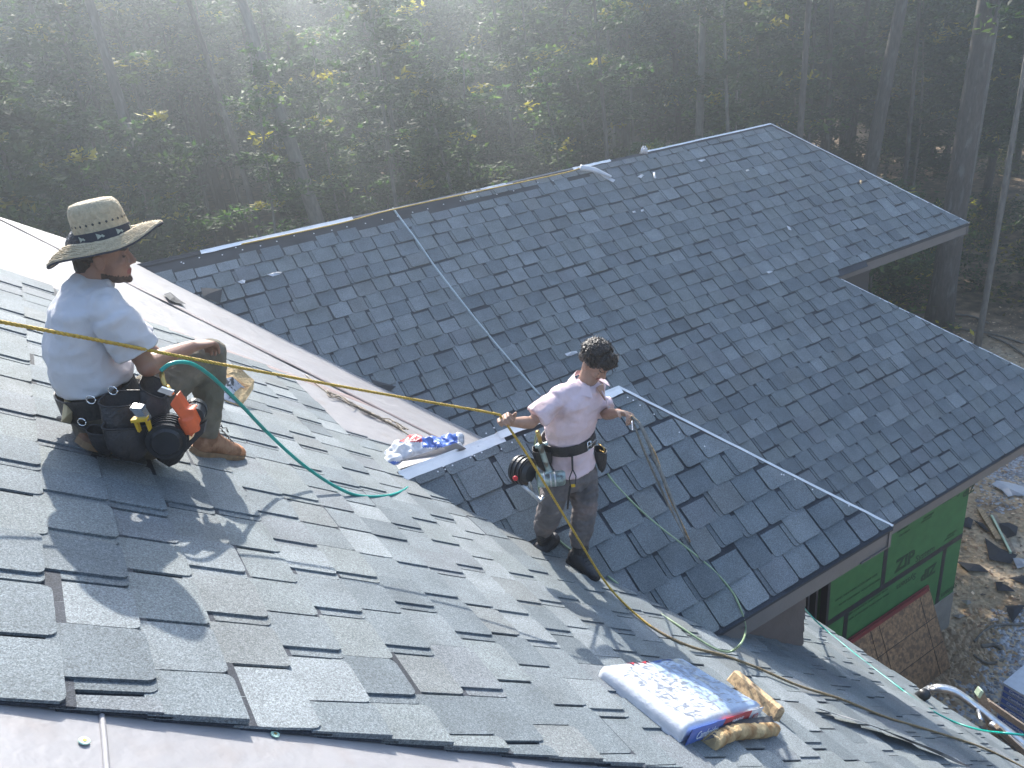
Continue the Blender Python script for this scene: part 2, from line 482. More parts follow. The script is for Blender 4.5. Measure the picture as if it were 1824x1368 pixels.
def shingle_roof(roof, Fm, rows, seed, xy_of, skip=None, n_single=300):
    """rows: (s, t0, t1, [half plane functions of design x,y])"""
    rnd = random.Random(seed)
    tabs = []; base = MB()
    for (s, t0, t1, hp) in rows:
        def mkf(f): return lambda a, b: f(*xy_of(a, b))
        fs = [mkf(f) for f in hp]
        # the continuous lower layer of the course, in shingle lengths
        t = t0 - rnd.random() * 0.9
        while t < t1:
            w = 0.95
            q = [(t + w - 0.002, H_TAB + 0.008), (t, H_TAB + 0.008), (t, 0), (t + w - 0.002, 0)]
            q = [(a, b + s - 0.0085) for a, b in q]
            for f in fs: q = clip(q, f)
            if len(q) > 2:
                k = rnd.uniform(0.75, 1.1)
                slab_at(base, q, s - 0.0085, (.040 * k, .046 * k, .058 * k))
            t += w
        t = t0 - rnd.random() * 0.2
        while t < t1:
            wi = rnd.randrange(5); w = WIDTHS[wi] * S
            under = rnd.random() < 0.40
            if under: t += 0.032
            ci = rnd.choice([0, 0, 1, 1, 2, 3, 4, 5, 6, 6, 7, 8, 9])
            ds = rnd.choice([0.016, 0.018, 0.018, 0.02, 0.022])
            if rnd.random() < 0.03: ds += 0.02
            cen = xy_of(t + w / 2, s + EXPO / 2)
            world_c = Fm @ V((t + w / 2, s + EXPO / 2, 0.02))
            pr = project(world_c)
            ok = pr is not None and -260 < pr[0] < 2080 and -200 < pr[1] < 1640
            if ok and skip and skip(*cen): ok = False
            if ok:
                poly = [(a + t, b + s + ds) for a, b in tab_outline(w, H_TAB)]
                cut = any(f(a, b) > 0 for f in fs for a, b in poly)
                if cut:
                    for f in fs: poly = clip(poly, f)
                if len(poly) > 2:
                    px = [project(Fm @ V((a, b, 0.02))) for a, b in poly]
                    ar = 0
                    if all(px):
                        inn = 0 < pr[0] < 1824 and 0 < pr[1] < 1368
                        for i in range(len(px)):
                            a, b = px[i], px[(i + 1) % len(px)]
                            ar += a[0] * b[1] - a[1] * b[0]
                        ar = abs(ar) / 2
                        if not inn: ar *= 0.01
                        if roof.get('rank') != 'C' and inside_poly(pr, C_PX): ar *= 0.001
                        if inside_poly(pr, SIT_PX): ar *= 0.05
                    tabs.append([ar, t, s + ds, wi, under, ci, poly if cut else None, fs])
            t += w + rnd.uniform(0.012, 0.019) + (0.008 if rnd.random() < 0.15 else 0)
    tabs.sort(key=lambda q: -q[0])
    rest = MB()
    binv = BASE['house'].inverted()
    for i, (ar, t, s, wi, under, ci, poly, fs) in enumerate(tabs):
        w = WIDTHS[wi] * S
        single = i < n_single and ar > 60
        tilt = rnd.uniform(-0.004, 0.004)
        if single and poly is None:
            o = bpy.data.objects.new('shingle', tab_mesh(wi, under, ci))
            COL.objects.link(o)
            o.parent = roof; o.matrix_parent_inverse = Matrix.Identity(4)
            o.matrix_basis = Fm @ Matrix.Translation((t, s, rnd.uniform(0, 0.0012))) @ Matrix.Rotation(tilt, 4, 'Z')
            continue
        mb = MB()
        if poly is None: polys = [tab_outline(w, H_TAB)]
        else: polys = [[(a - t, b - s) for a, b in poly]]
        def cl(o2, fs=fs, t=t, s=s):
            q = [(a + t, b + s) for a, b in o2]
            for f in fs: q = clip(q, f)
            return [(a - t, b - s) for a, b in q]
        build_tab(mb, polys, under, TINTS[ci], w, cl if poly is not None else None)
        if single:
            o = bpy.data.objects.new('shingle', mb.mesh('shingle', [M['shingle']]))
            COL.objects.link(o)
            o.parent = roof; o.matrix_basis = Fm @ Matrix.Translation((t, s, 0))
        else:
            T = Fm @ Matrix.Translation((t, s, rnd.uniform(0, 0.0012)))
            b = len(rest.v)
            rest.v += [tuple(T @ V(p)) for p in mb.v]
            rest.f += [tuple(b + k for k in f) for f in mb.f]
            rest.m += mb.m; rest.sm += mb.sm; rest.c += mb.c
    base.v = [tuple(Fm @ V(p)) for p in base.v]
    tag(raw_child(base.mesh('shingle_backing', [M['shingle']]), 'shingle_backing', roof), kind='stuff')
    if rest.v:
        tag(raw_child(rest.mesh('shingle_courses', [M['shingle']]), 'shingle_courses', roof), 'small distant shingles of this slope', kind='stuff')

def slab_at(mb, poly, s0, col):
    m = len(poly)
    def nn(s): return 0.0145 + (0.003 - 0.0145) * min(1, max(0, (s - s0) / (H_TAB + 0.008)))
    mb.add([(t, s, nn(s) - 0.006) for t, s in poly] + [(t, s, nn(s)) for t, s in poly], [tuple(range(m - 1, -1, -1)), tuple(range(m, 2 * m))], 0, col)
    b = len(mb.v) - 2 * m
    for i in range(m):
        j = (i + 1) % m
        mb.f.append((b + i, b + j, b + m + j, b + m + i)); mb.m.append(0); mb.sm.append(False); mb.c.append(col)

def raw_child(me, name, par):
    """child of a part that sits at the world origin"""
    o = bpy.data.objects.new(name, me); COL.objects.link(o); o.parent = par
    return o

def poly_slab(mb, pts, th=0.03, drop=0.006):
    """sloped roof board: world points, thickness straight down"""
    mb.prism([V(p) + V((0, 0, -drop)) for p in pts], (0, 0, -th))

def zA(x): return -1 - P * x
def zB(y): return -6.65 + P * y
def zC(y): return -4.0977 + P * y

# ---- roof slopes (decks)
def A(x, y): return U(x, y, zA(x))
def B(x, y): return U(x, y, zB(y))
def C(x, y): return U(x, y, zC(y))
HIPA = lambda x: 6.45 + 0.8 * x
mb = MB()
poly_slab(mb, [A(-1.3, -2.5), A(3.45, -2.5), A(3.45, 3.36), A(2.9, 3.36), A(.55, 6.87), A(-1.3, HIPA(-1.3))][::1])
rA = mb.build('roof', [M['deck']], house)
tag(rA, 'sunlit near slope where the seated worker is, part shingled, part bare underlayment')
# far side of the same roof beyond its ridge and hip
mb = MB()
poly_slab(mb, [U(-1.3, -2.5, zA(-1.3)), U(-1.3, HIPA(-1.3), zA(-1.3)), U(-4.5, 8.6, zA(-1.3) - 2.6), U(-4.5, -2.5, zA(-1.3) - 2.6)])
poly_slab(mb, [U(-1.3, HIPA(-1.3), zA(-1.3)), U(.55, 6.87, zA(.55)), U(.5, 9.3, zA(.55) - 1.9), U(-4.5, 8.7, zA(-1.3) - 2.6)])
mb.build('roof_back', [M['felt']], house)

YR, ZR = 6.59, zB(6.59)
XP = 7.48; YU = 4.99; XU = 9.03; YE = 3.165; XE = 8.42; XN = 6.62
mb = MB()
poly_slab(mb, [B(.42, YR + .02), B(1.0, 5.9), B(2.2, YE), B(XE, YE), B(6.66, 4.93), B(XN - .02, YU), B(XU, YU), B(XP, YR)][::-1])
rB = mb.build('roof', [M['deck']], house)
tag(rB, 'big shaded slope rising to the long ridge behind the standing worker')
mb = MB()   # back slope and hip ends
poly_slab(mb, [U(.3, YR, ZR), U(XP, YR, ZR), U(XU, YR + 1.6, zB(YU)), U(.3, YR + 2.6, ZR - 2.1)])
poly_slab(mb, [U(XP, YR, ZR), U(XU, YU, zB(YU)), U(XU, YR + 1.6, zB(YU))][::-1])
poly_slab(mb, [U(6.66, 4.93, zB(4.93)), U(XE, YE, zB(YE)), U(XE, 5.2, zB(YE))][::-1])
mb.build('roof_back', [M['felt']], house)

XC = 3.20; XCP = 2.24; YC = 1.94; YCR = 2.92
mb = MB()
poly_slab(mb, [C(.90, YCR), C(1.90, YC), C(XC, YC), C(XCP, YCR)])
rC = mb.build('roof', [M['deck']], house)
tag(rC, 'small hipped roof slope right behind the standing worker')
rC['rank'] = 'C'
mb = MB()
zr = zC(YCR)
poly_slab(mb, [U(.85, YCR, zr), U(XCP, YCR, zr), U(XCP + .45, YCR + .45, zr - .36), U(1.3, YCR + .45, zr - .36)])
poly_slab(mb, [U(XCP, YCR, zr), U(XC, YC, zC(YC)), U(XC, YC + .8, zC(YC)), U(XCP + .45, YCR + .45, zr - .36)][::-1])
mb.build('roof_back', [M['felt']], house)

# ---- shingles
FA = frame_matrix(U(3.47, 0, zA(3.47)), V((0, 1, 0)), V((-1, 0, P)) / L_)
FB = frame_matrix(U(0, YE, zB(YE)), V((1, 0, 0)), V((0, 1, P)) / L_)
FC = frame_matrix(U(0, YC, zC(YC)), V((1, 0, 0)), V((0, 1, P)) / L_)
xyA = lambda t, s: (3.47 - s / (L_ * S), t / S)
xyB = lambda t, s: (t / S, YE + s / (L_ * S))
xyC = lambda t, s: (t / S, YC + s / (L_ * S))
rows = []
for k in range(0, 42):
    s = k * EXPO
    x = 3.47 - 0.111 * k
    y1 = 4.35
    if x > 1.02: y1 = 3.42
    if x > 1.7: y1 = 3.2
    if x > 2.6: y1 = 3.38
    hp = [lambda x_, y_, y1=y1: y_ - y1 - 0.012 * math.sin(x_ * 40), lambda x_, y_: 1.112 - 0.075 * (x_ + .26) - y_ if x_ < 1.2 else -1]
    rows.append((s, 0.2 * S if x > 1.15 else 1.0 * S, (y1 + .12) * S, hp))
shingle_roof(rA, FA, rows, 11, xyA, skip=lambda x, y: x + y > 4.15 and 1.95 < x < 2.6 and y > 2.12, n_single=300)
rows = []
for k in range(0, 32):
    s = k * EXPO
    y = YE + 0.111 * k
    if y + .111 < YU + .02:
        hp = [lambda x, y_: x + y_ - 11.57]; x1 = 11.6 - y
    else:
        hp = [lambda x, y_: x + y_ - 14.0]; x1 = 14.0 - y
        if y < YU: hp = [lambda x, y_: x + y_ - 14.0, lambda x, y_: YU + .005 - y_ if x > 6.63 else -1]
    hp.append(lambda x, y_: 7.05 + 0.015 * math.sin(x * 23) - x - y_)
    lim = 6.545 if True else 0
    hp.append(lambda x, y_: y_ - (6.555 if x > 3.3 else 6.50))
    rows.append((s, max(0.4, 7.0 - y - .25) * S if y > 4.4 else 2.1 * S, x1 * S, hp))
shingle_roof(rB, FB, rows, 5, xyB, n_single=300)
rows = []
for k in range(0, 9):
    s = k * EXPO; y = YC + 0.111 * k
    hp = [lambda x, y_: x + y_ - 5.125, lambda x, y_: y_ - 2.88]
    rows.append((s, (3.62 - y) * S, (5.15 - y) * S, hp))
shingle_roof(rC, FC, rows, 23, xyC)

# ---- bare underlayment strips on the near slope
def sheet(name, pf, nx, ny, wr, mats, par, th=0.0016, seed=0, edge=None, lift=0.0):
    """pf(a,b)->world point for a,b in 0..1, wrinkled, with real thickness"""
    vs = []; nrm = V((P, 0, 1)).normalized()
    for j in range(ny + 1):
        for i in range(nx + 1):
            a, b = i / nx, j / ny
            p = pf(a, b)
            h = wr * (noise.noise(p * 2.3 + V((seed, 0, 0))) * 0.5 + 0.5) ** 2 + wr * 0.35 * abs(noise.noise(V((p.x * 9, p.y * 2.2, seed))))
            vs.append(p + nrm * (h + lift))
    n = len(vs)
    low = [v - nrm * th for v in vs]
    fs = []; W = nx + 1; mi = []
    for j in range(ny):
        for i in range(nx):
            q = (j * W + i, j * W + i + 1, (j + 1) * W + i + 1, (j + 1) * W + i)
            fs.append(q)
            mi.append(1 if edge and edge(i, j, nx, ny) else 0)
    nb = len(fs)
    me = bpy.data.meshes.new(name)
    rim = []
    for i in range(nx): rim += [(i, i + 1), ((ny * W + i + 1), (ny * W + i))]
    for j in range(ny): rim += [((j + 1) * W, j * W), (j * W + nx, (j + 1) * W + nx)]
    f2 = [tuple(reversed([k + n for k in q])) for q in fs]
    f3 = [(b, a, a + n, b + n) for a, b in rim]
    me.from_pydata([tuple(v) for v in vs + low], [], fs + f2 + f3)
    for m_ in mats: me.materials.append(m_)
    for k in range(len(fs)): me.polygons[k].material_index = mi[k]
    me.polygons.foreach_set('use_smooth', [True] * (2 * nb) + [False] * len(f3))
    me.update()
    o = bpy.data.objects.new(name, me); COL.objects.link(o); o.parent = par
    return o
lapline = mat('printed_lap_line', (0.17, 0.13, 0.13), 0.6)
def quadf(p00, p10, p01, p11):
    return lambda a, b: (p00.lerp(p10, a)).lerp(p01.lerp(p11, a), b)
# strips running down the slope (a = down slope, b = away)
sheet('underlayment', quadf(A(-.9, 4.1), A(1.75, 3.1), A(-.9, 4.46), A(1.75, 4.46)), 50, 10, 0.006, [M['under'], lapline], rA, seed=1, edge=lambda i, j, nx, ny: j == ny - 1, lift=0.004)
sheet('underlayment', quadf(A(-.9, 4.42), A(1.75, 4.42), A(-1.2, HIPA(-1.2) - .02), A(.5, 6.75)), 50, 30, 0.011, [M['under']], rA, seed=2, lift=-0.001)
# valley strip
sheet('underlayment', quadf(A(-.33, 6.10), A(2.2, 3.55), A(.52, 6.84), A(2.75, 4.3)), 60, 14, 0.014, [M['under'], lapline], rA, seed=3, edge=lambda i, j, nx, ny: j == 0, lift=0.007)
# near strip below the camera
sheet('underlayment', quadf(A(-.8, .2), A(1.15, .2), A(-.8, 1.22), A(1.15, 1.07)), 60, 26, 0.006, [M['under']], rA, seed=4, lift=-0.004)
# torn white flap lifting between two shingle courses
def flap(a, b):
    p = A(1.93 + .75 * a, 1.40 - .33 * a - (b - .5) * .10 * math.sin(math.pi * min(1, a * 1.25 + .05)))
    return p + V((P, 0, 1)).normalized() * (0.03 + 0.05 * b * math.sin(math.pi * min(1, a + .1)))
sheet('underlayment', flap, 24, 6, 0.012, [M['under']], rA, seed=6)
def ridge_cap(mb, p0, p1, nrm, w, lift=0.012, seg=14, ragged=0.25, seed=0):
    """a strip folded over a ridge: down nrm side and down the back side"""
    rnd = random.Random(seed); p0, p1 = V(p0), V(p1)
    al = (p1 - p0).normalized(); front, back = nrm
    rows_ = []
    for i in range(seg + 1):
        a = p0.lerp(p1, i / seg) + V((0, 0, lift + 0.006 * noise.noise(V((i * .7, seed, 0)))))
        f = a + front * w * (1 + ragged * (noise.noise(V((i * .45, seed, 3)))))
        k = a + back * w
        rows_.append((f, a + front * 0.02 + V((0, 0, -.004)), a, k))
    vs = [q for r in rows_ for q in r]
    fs = []
    for i in range(seg):
        for k in range(3):
            fs.append((i * 4 + k, (i + 1) * 4 + k, (i + 1) * 4 + k + 1, i * 4 + k + 1))
    low = [V(q) - V((0, 0, 0.002)) for q in vs]; n = len(vs)
    mb.add(vs + low, fs + [tuple(reversed([q + n for q in f])) for f in fs] + [(i * 4, i * 4 + n, (i + 1) * 4 + n, (i + 1) * 4) for i in range(seg)], 0, None, False)
dnB = V((0, -1, -P)).normalized(); upB = V((0, 1, -P)).normalized()
whitecap = M['under']
for (x0, x1, w, mt, sd) in [(.5, .98, .05, 'felt', 1), (.95, 2.25, .055, 'paper', 2), (2.2, 4.7, .02, 'under', 3), (3.3, 3.9, .05, 'paper', 9), (4.62, 5.1, .045, 'paper', 4), (5.5, 7.47, .03, 'paper', 5)]:
    mb = MB(); ridge_cap(mb, U(x0, YR, ZR), U(x1, YR, ZR), (dnB, upB), w, 0.012 + .004 * (sd % 3), seed=sd)
    o = raw_child(mb.mesh('ridge_strip', [M[mt]]), 'ridge_strip', rB)
# dark felt band under the ridge on the left half
mb = MB()
for (x0, x1) in [(.5, 1.5), (1.5, 2.5), (2.5, 3.4), (3.4, 4.75)]:
    q = [(x0 * S, 0), (x1 * S - .004, 0), (x1 * S - .004, .19), (x0 * S, .19)]
    mb.add([FB @ V((t, (6.45 - YE) * L_ * S + s, 0.016 + s * 0.02)) for t, s in q], [(0, 1, 2, 3)])
raw_child(mb.mesh('felt_strip', [M['felt']]), 'felt_strip', rB)
hipd = V((1, -1, -P)).normalized()
def hip_strip(p0, p1, w, par, m_, seed, lift=0.014):
    mb = MB(); f = V((-1, -1, -P * 0)).normalized(); 
    ridge_cap(mb, p0, p1, (V((-1, 0, 0)), V((1, 0, -P)).normalized()), w, lift, seed=seed, seg=20)
    raw_child(mb.mesh('hip_strip', [m_]), 'hip_strip', par)
hip_strip(U(XP, YR, ZR), U(XU, YU, zB(YU)), .014, rB, M['paper'], 7)
hip_strip(U(6.68, 4.91, zB(4.91)), U(XE, YE, zB(YE)), .014, rB, M['paper'], 8)
hip_strip(U(XCP, YCR, zr), U(XC, YC, zC(YC)), .005, rC, M['paper'], 12, 0.017)
dnC = dnB
for (x0, x1, w, sd, lf) in [(.98, 1.52, .085, 21, .018), (1.5, 1.75, .06, 22, .026), (1.97, XCP, .07, 23, .02)]:
    mb = MB(); ridge_cap(mb, U(x0, YCR, zr), U(x1, YCR, zr), (dnC, upB), w, lf, seg=8, ragged=.2, seed=sd)
    raw_child(mb.mesh('ridge_strip', [M['paper']]), 'ridge_strip', rC)

# ---- fascia, soffit, walls
def fascia(mb, p0, p1, out, h=0.17, th=0.03):
    p0, p1, out = V(p0), V(p1), V(out)
    a = (p1 - p0) / 2
    mb.box((p0 + p1) / 2 + V((0, 0, -h / 2 - 0.012)) - out * (th / 2 + .012), a, out * th / 2, (0, 0, h / 2))
OUT = V((0, -1, 0)); OX = V((1, 0, 0))
for p0, p1, o_ in [(C(1.93, YC), C(XC, YC), OUT), (U(XC, YC, zC(YC)), U(XC, YC + .8, zC(YC)), OX), (B(3.2, YE), B(XE, YE), OUT), (U(XE, YE, zB(YE)), U(XE, 5.2, zB(YE)), OX), (B(XN, YU), B(XU, YU), OUT), (U(XU, YU, zB(YU)), U(XU, 8.1, zB(YU)), OX), (U(3.47, -2.5, zA(3.47)), U(3.47, 3.36, zA(3.47)), OX)]:
    mb = MB(); fascia(mb, p0, p1, o_); mb.build('fascia', [M['fascia']], house)
    mb = MB()
    d = (p1 - p0); dep = 0.36 if o_ != OX or p0.x < 6 else 0.36
    mb.prism([p0 + V((0, 0, -.17)) - o_ * .05, p1 + V((0, 0, -.17)) - o_ * .05, p1 + V((0, 0, -.17)) - o_ * dep, p0 + V((0, 0, -.17)) - o_ * dep], (0, 0, -.012))
    mb.build('soffit', [M['soffit']], house)
# small wall under the little roof with lapped siding
wl = empty('wall', (0, 0, 0)); parent_to(wl, house); BASE[wl.name] = Matrix.Identity(4)
yw = 2.04 * S
for k in range(9):
    z1 = ZC + zC(YC) * S - .19 - k * .125
    mb = MB()
    for face in (0, 1):
        if face == 0:
            a = V((1.75 * S, yw, 0)); b = V((2.67 * S, yw, 0)); o_ = V((0, -1, 0))
        else:
            a = V((2.67 * S, yw, 0)); b = V((2.67 * S, 2.9 * S, 0)); o_ = V((1, 0, 0))
        q = [a + V((0, 0, z1)), b + V((0, 0, z1)), b + V((0, 0, z1 - .128)) + o_ * .012, a + V((0, 0, z1 - .128)) + o_ * .012]
        mb.prism(q, -o_ * .02)
    raw_child(mb.mesh('siding_board', [M['siding']]), 'siding_board', wl)
# long green sheathed wall
gw = empty('wall', (0, 0, 0)); parent_to(gw, house); BASE[gw.name] = Matrix.Identity(4)
tag(gw, 'green sheathing wall with black taped seams')
YW = 3.415 * S
def onW(u, v, y=None):
    r = ray(u, v); k = ((YW if y is None else y) - EYE.y) / r.y
    return EYE + r * k
xl = onW(1477, 1040).x; xr = onW(1728, 858).x + .02
ztop = ZC + zB(YE) * S - .12
zmid = (onW(1575, 1045).z + onW(1712, 960).z + onW(1480, 1101).z) / 3
xv1 = onW(1575, 1010).x; xv2 = onW(1506, 1110).x; xv3 = onW(1676, 1025).x
zbot = onW(1689, 1060).z
panels = [(xl, xv1, zmid, ztop), (xv1, xr, zmid, ztop), (xl, xv2, zbot, zmid), (xv2, xv3, zbot, zmid), (xv3, xr, zbot, zmid)]
for (a, b, c, d) in panels:
    mb = MB(); mb.box(((a + b) / 2, YW + .006, (c + d) / 2), ((b - a) / 2 - .0015, 0, 0), (0, .006, 0), (0, 0, (d - c) / 2 - .0015))
    raw_child(mb.mesh('sheathing_panel', [M['green']]), 'sheathing_panel', gw)
def strip(a, b, c, d, name='seam_tape', m_='tape', dy=.0035, par=None, y=None):
    mb = MB(); yy = (YW if y is None else y)
    mb.box(((a + b) / 2, yy - dy / 2 - .0005, (c + d) / 2), ((b - a) / 2, 0, 0), (0, dy / 2, 0), (0, 0, (d - c) / 2))
    return raw_child(mb.mesh(name, [M[m_]]), name, par or gw)
strip(xl, xr, zmid - .048, zmid + .048)
strip(xv1 - .045, xv1 + .045, zmid + .05, ztop)
strip(xv2 - .045, xv2 + .045, zbot, zmid - .05)
strip(xv3 - .045, xv3 + .045, zbot, zmid - .05)
# wall body behind and its right return, foundation, dark door opening
mb = MB()
mb.box(((xl + xr) / 2, YW + .09, (zbot + ztop) / 2), ((xr - xl) / 2, 0, 0), (0, .075, 0), (0, 0, (ztop - zbot) / 2))
mb.box((xr - .07, YW + 1.3, (zbot + ztop) / 2), (.07, 0, 0), (0, 1.12, 0), (0, 0, (ztop - zbot) / 2))
raw_child(mb.mesh('wall_core', [M['green']]), 'wall_core', gw)
mb = MB()
mb.box(((xl + xr) / 2, YW + .1, zbot / 2 - .1), ((xr - xl) / 2 + .015, 0, 0), (0, .11, 0), (0, 0, zbot / 2 + .1 - .002))
mb.box((xr - .08, YW + 1.3, zbot / 2 - .1), (.1, 0, 0), (0, 1.08, 0), (0, 0, zbot / 2 + .1 - .002))
mb.build('foundation', [M['concrete']], house)
xd = 2.7 * S
mb = MB(); mb.box(((xd + xl) / 2 - .06, YW + .35, (ztop) / 2 + .5), ((xl - xd) / 2, 0, 0), (0, .05, 0), (0, 0, ztop / 2 - .5))
mb.build('door_opening', [M['darkwall']], house)
for xx, w in ((xl - .03, .025), (onW(1452, 1060).x, .02), (onW(1437, 1070).x, .02)):
    mb = MB(); mb.box((xx, YW + .02, ztop / 2 + .5), (w, 0, 0), (0, .05, 0), (0, 0, ztop / 2 - .5)); mb.build('door_frame', [M['darkwood']], house)
# wall under the upper eave and far body walls
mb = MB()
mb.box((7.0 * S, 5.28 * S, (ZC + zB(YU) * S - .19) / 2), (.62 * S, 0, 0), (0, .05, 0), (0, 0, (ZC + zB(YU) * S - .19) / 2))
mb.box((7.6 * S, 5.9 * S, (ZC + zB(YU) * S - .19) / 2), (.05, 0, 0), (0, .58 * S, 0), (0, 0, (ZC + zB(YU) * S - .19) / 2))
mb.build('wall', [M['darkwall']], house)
mb = MB()
mb.box((3.15 * S, 0, 1.9), (.05, 0, 0), (0, 5, 0), (0, 0, 1.7))
mb.build('wall', [M['siding']], house)

# printed lettering on the sheathing
def lettering(txt, p, xdir, updir, size, m_, name, parent, raw=True, extr=0.0006, align='CENTER', bold=0.0):
    cu = bpy.data.curves.new(name, 'FONT'); cu.body = txt; cu.size = size; cu.extrude = extr; cu.offset = bold
    cu.align_x = align; cu.align_y = 'CENTER'; cu.resolution_u = 3
    o = bpy.data.objects.new(name, cu); COL.objects.link(o)
    x = V(xdir).normalized(); z = x.cross(V(updir)).normalized(); y = z.cross(x)
    mw = Matrix(((x.x, y.x, z.x, p[0]), (x.y, y.y, z.y, p[1]), (x.z, y.z, z.z, p[2]), (0, 0, 0, 1)))
    bpy.context.view_layer.update()
    me = bpy.data.meshes.new_from_object(o.evaluated_get(bpy.context.evaluated_depsgraph_get()))
    bpy.data.objects.remove(o)
    me.transform(mw); me.materials.clear(); me.materials.append(m_)
    o = bpy.data.objects.new(name, me); COL.objects.link(o); o.parent = parent
    if not raw: o.matrix_parent_inverse = BASE.get(parent.name, Matrix.Identity(4)).inverted()
    return o
X1, Z1 = V((1, 0, 0)), V((0, 0, 1))
def wp(u, v): return onW(u, v) + V((0, -.0022, 0))
for t, u, v, sz, fl, bold in [('ZIP', 1612, 1000, .30, 0, .006), ('System', 1648, 986, .16, 0, 0), ('ZIP', 1654, 1018, .25, 1, .006), ('System', 1614, 1036, .16, 1, 0), ('ZIP', 1726, 872, .2, 1, .004), ('System', 1694, 886, .15, 1, 0), ('system', 1690, 1052, .15, 1, 0)]:
    s_ = -1 if fl else 1
    lettering(t, wp(u, v), X1 * s_, Z1 * s_, sz, M['print'], 'lettering', gw, bold=max(bold * 2.2, .003))
for u, v, fl in [(1526, 1046, 0), (1532, 1054, 0), (1546, 1072, 1), (1548, 1080, 1), (1608, 942, 1), (1611, 949, 1), (1691, 957, 0), (1695, 950, 0), (1654, 918, 1), (1650, 925, 1)]:
    s_ = -1 if fl else 1
    lettering('PANEL SHEATHING  ALIGN EDGE HERE' if u < 1600 else 'APPROVED', wp(u, v), X1 * s_, Z1 * s_, .05, M['print'], 'lettering', gw)
# ------------------------------------------------------------------ ground
def gz(x, y):
    d = math.hypot(x - 9, y - 3)
    h = 0.06 * noise.noise(V((x * .35, y * .35, 0))) * 2
    if d > 14:
        k = min(1, (d - 14) / 30)
        h += k * (0.9 * noise.noise(V((x * .06, y * .06, 4))))
    dy = (x * math.sin(.45) + y * math.cos(.45))
    if dy > 26: h += (dy - 26) * 0.022
    h += 0.05 * noise.noise(V((x * 1.6, y * 1.6, 2)))
    return h
mb = MB()
def gridlines(lo, hi, fine_lo, fine_hi, step, grow=1.25):
    g = []; x = fine_lo
    while x <= fine_hi: g.append(x); x += step
    s_ = step; x = fine_hi
    while x < hi: s_ *= grow; x += s_; g.append(x)
    s_ = step; x = fine_lo; L = []
    while x > lo: s_ *= grow; x -= s_; L.append(x)
    return L[::-1] + g
gx = gridlines(-250, 350, 4, 26, .28); gy = gridlines(-150, 350, -3, 20, .28)
vs = [(x, y, gz(x, y)) for y in gy for x in gx]; W = len(gx)
mb.add(vs, [(j * W + i, j * W + i + 1, (j + 1) * W + i + 1, (j + 1) * W + i) for j in range(len(gy) - 1) for i in range(W - 1)], 0, None, True)
g = mb.build('ground', [M['ground']]); tag(g, 'sandy brown yard soil running into forest litter', kind='structure')

# gravel by the parked pallet: small stones
rnd = random.Random(31)
mb = MB()
def stone(mb, x, y, r, col, flat=.6):
    z = gz(x, y); a = rnd.random() * 6.28
    pts = []
    n = 5
    for k in range(n):
        t = a + 2 * math.pi * k / n; q = r * rnd.uniform(.7, 1.15)
        pts.append((x + q * math.cos(t), y + q * math.sin(t), z + r * .05))
    top = (x + rnd.uniform(-.2, .2) * r, y + rnd.uniform(-.2, .2) * r, z + r * flat)
    mb.add(pts + [top], [(k, (k + 1) % n, n) for k in range(n)], 0, col)
def gravel_density(x, y):
    a = math.hypot((x - 17.6) / 3.6, (y - 6.8) / 2.6); b = math.hypot((x - 10.5) / 2.6, (y - 3.0) / 1.9)
    return max(1 - a, 1 - b) + .35 * noise.noise(V((x, y, 9)))
for _ in range(90000):
    x = rnd.uniform(7, 22); y = rnd.uniform(.5, 10)
    if rnd.random() < 2.2 * gravel_density(x, y):
        k = rnd.uniform(.5, 1.35); stone(mb, x, y, rnd.uniform(.02, .05), (.44 * k, .44 * k, .46 * k))
g = mb.build('gravel', [M['gravel']]); tag(g, 'grey gravel patch spread on the sandy yard', kind='stuff')
# dry leaves, twigs and clods on the soil
mb = MB()
for _ in range(26000):
    if rnd.random() < .5: x = rnd.uniform(6, 24); y = rnd.uniform(1, 12)
    else: x = rnd.uniform(8, 46); y = rnd.uniform(6, 40)
    r = rnd.uniform(.02, .055) * (1 + max(0, (y - 10)) * .05); k = rnd.uniform(.6, 1.5); z = gz(x, y) + .012
    c = rnd.choice([(.30, .19, .10), (.40, .28, .17), (.22, .13, .08), (.5, .38, .26), (.14, .1, .07)])
    a = rnd.random() * 6.28; dx, dy = math.cos(a) * r, math.sin(a) * r
    u = rnd.uniform(-.6, .8) * r
    mb.add([(x - dx, y - dy, z), (x + dy * .5, y - dx * .5, z + abs(u) * .4), (x + dx, y + dy, z + max(0, u)), (x - dy * .5, y + dx * .5, z)], [(0, 1, 2, 3)], 0, tuple(q * k * 1.3 for q in c))
g = mb.build('leaf_litter', [M['litterm']]); tag(g, 'dry leaves and bits of bark on the soil', kind='stuff')

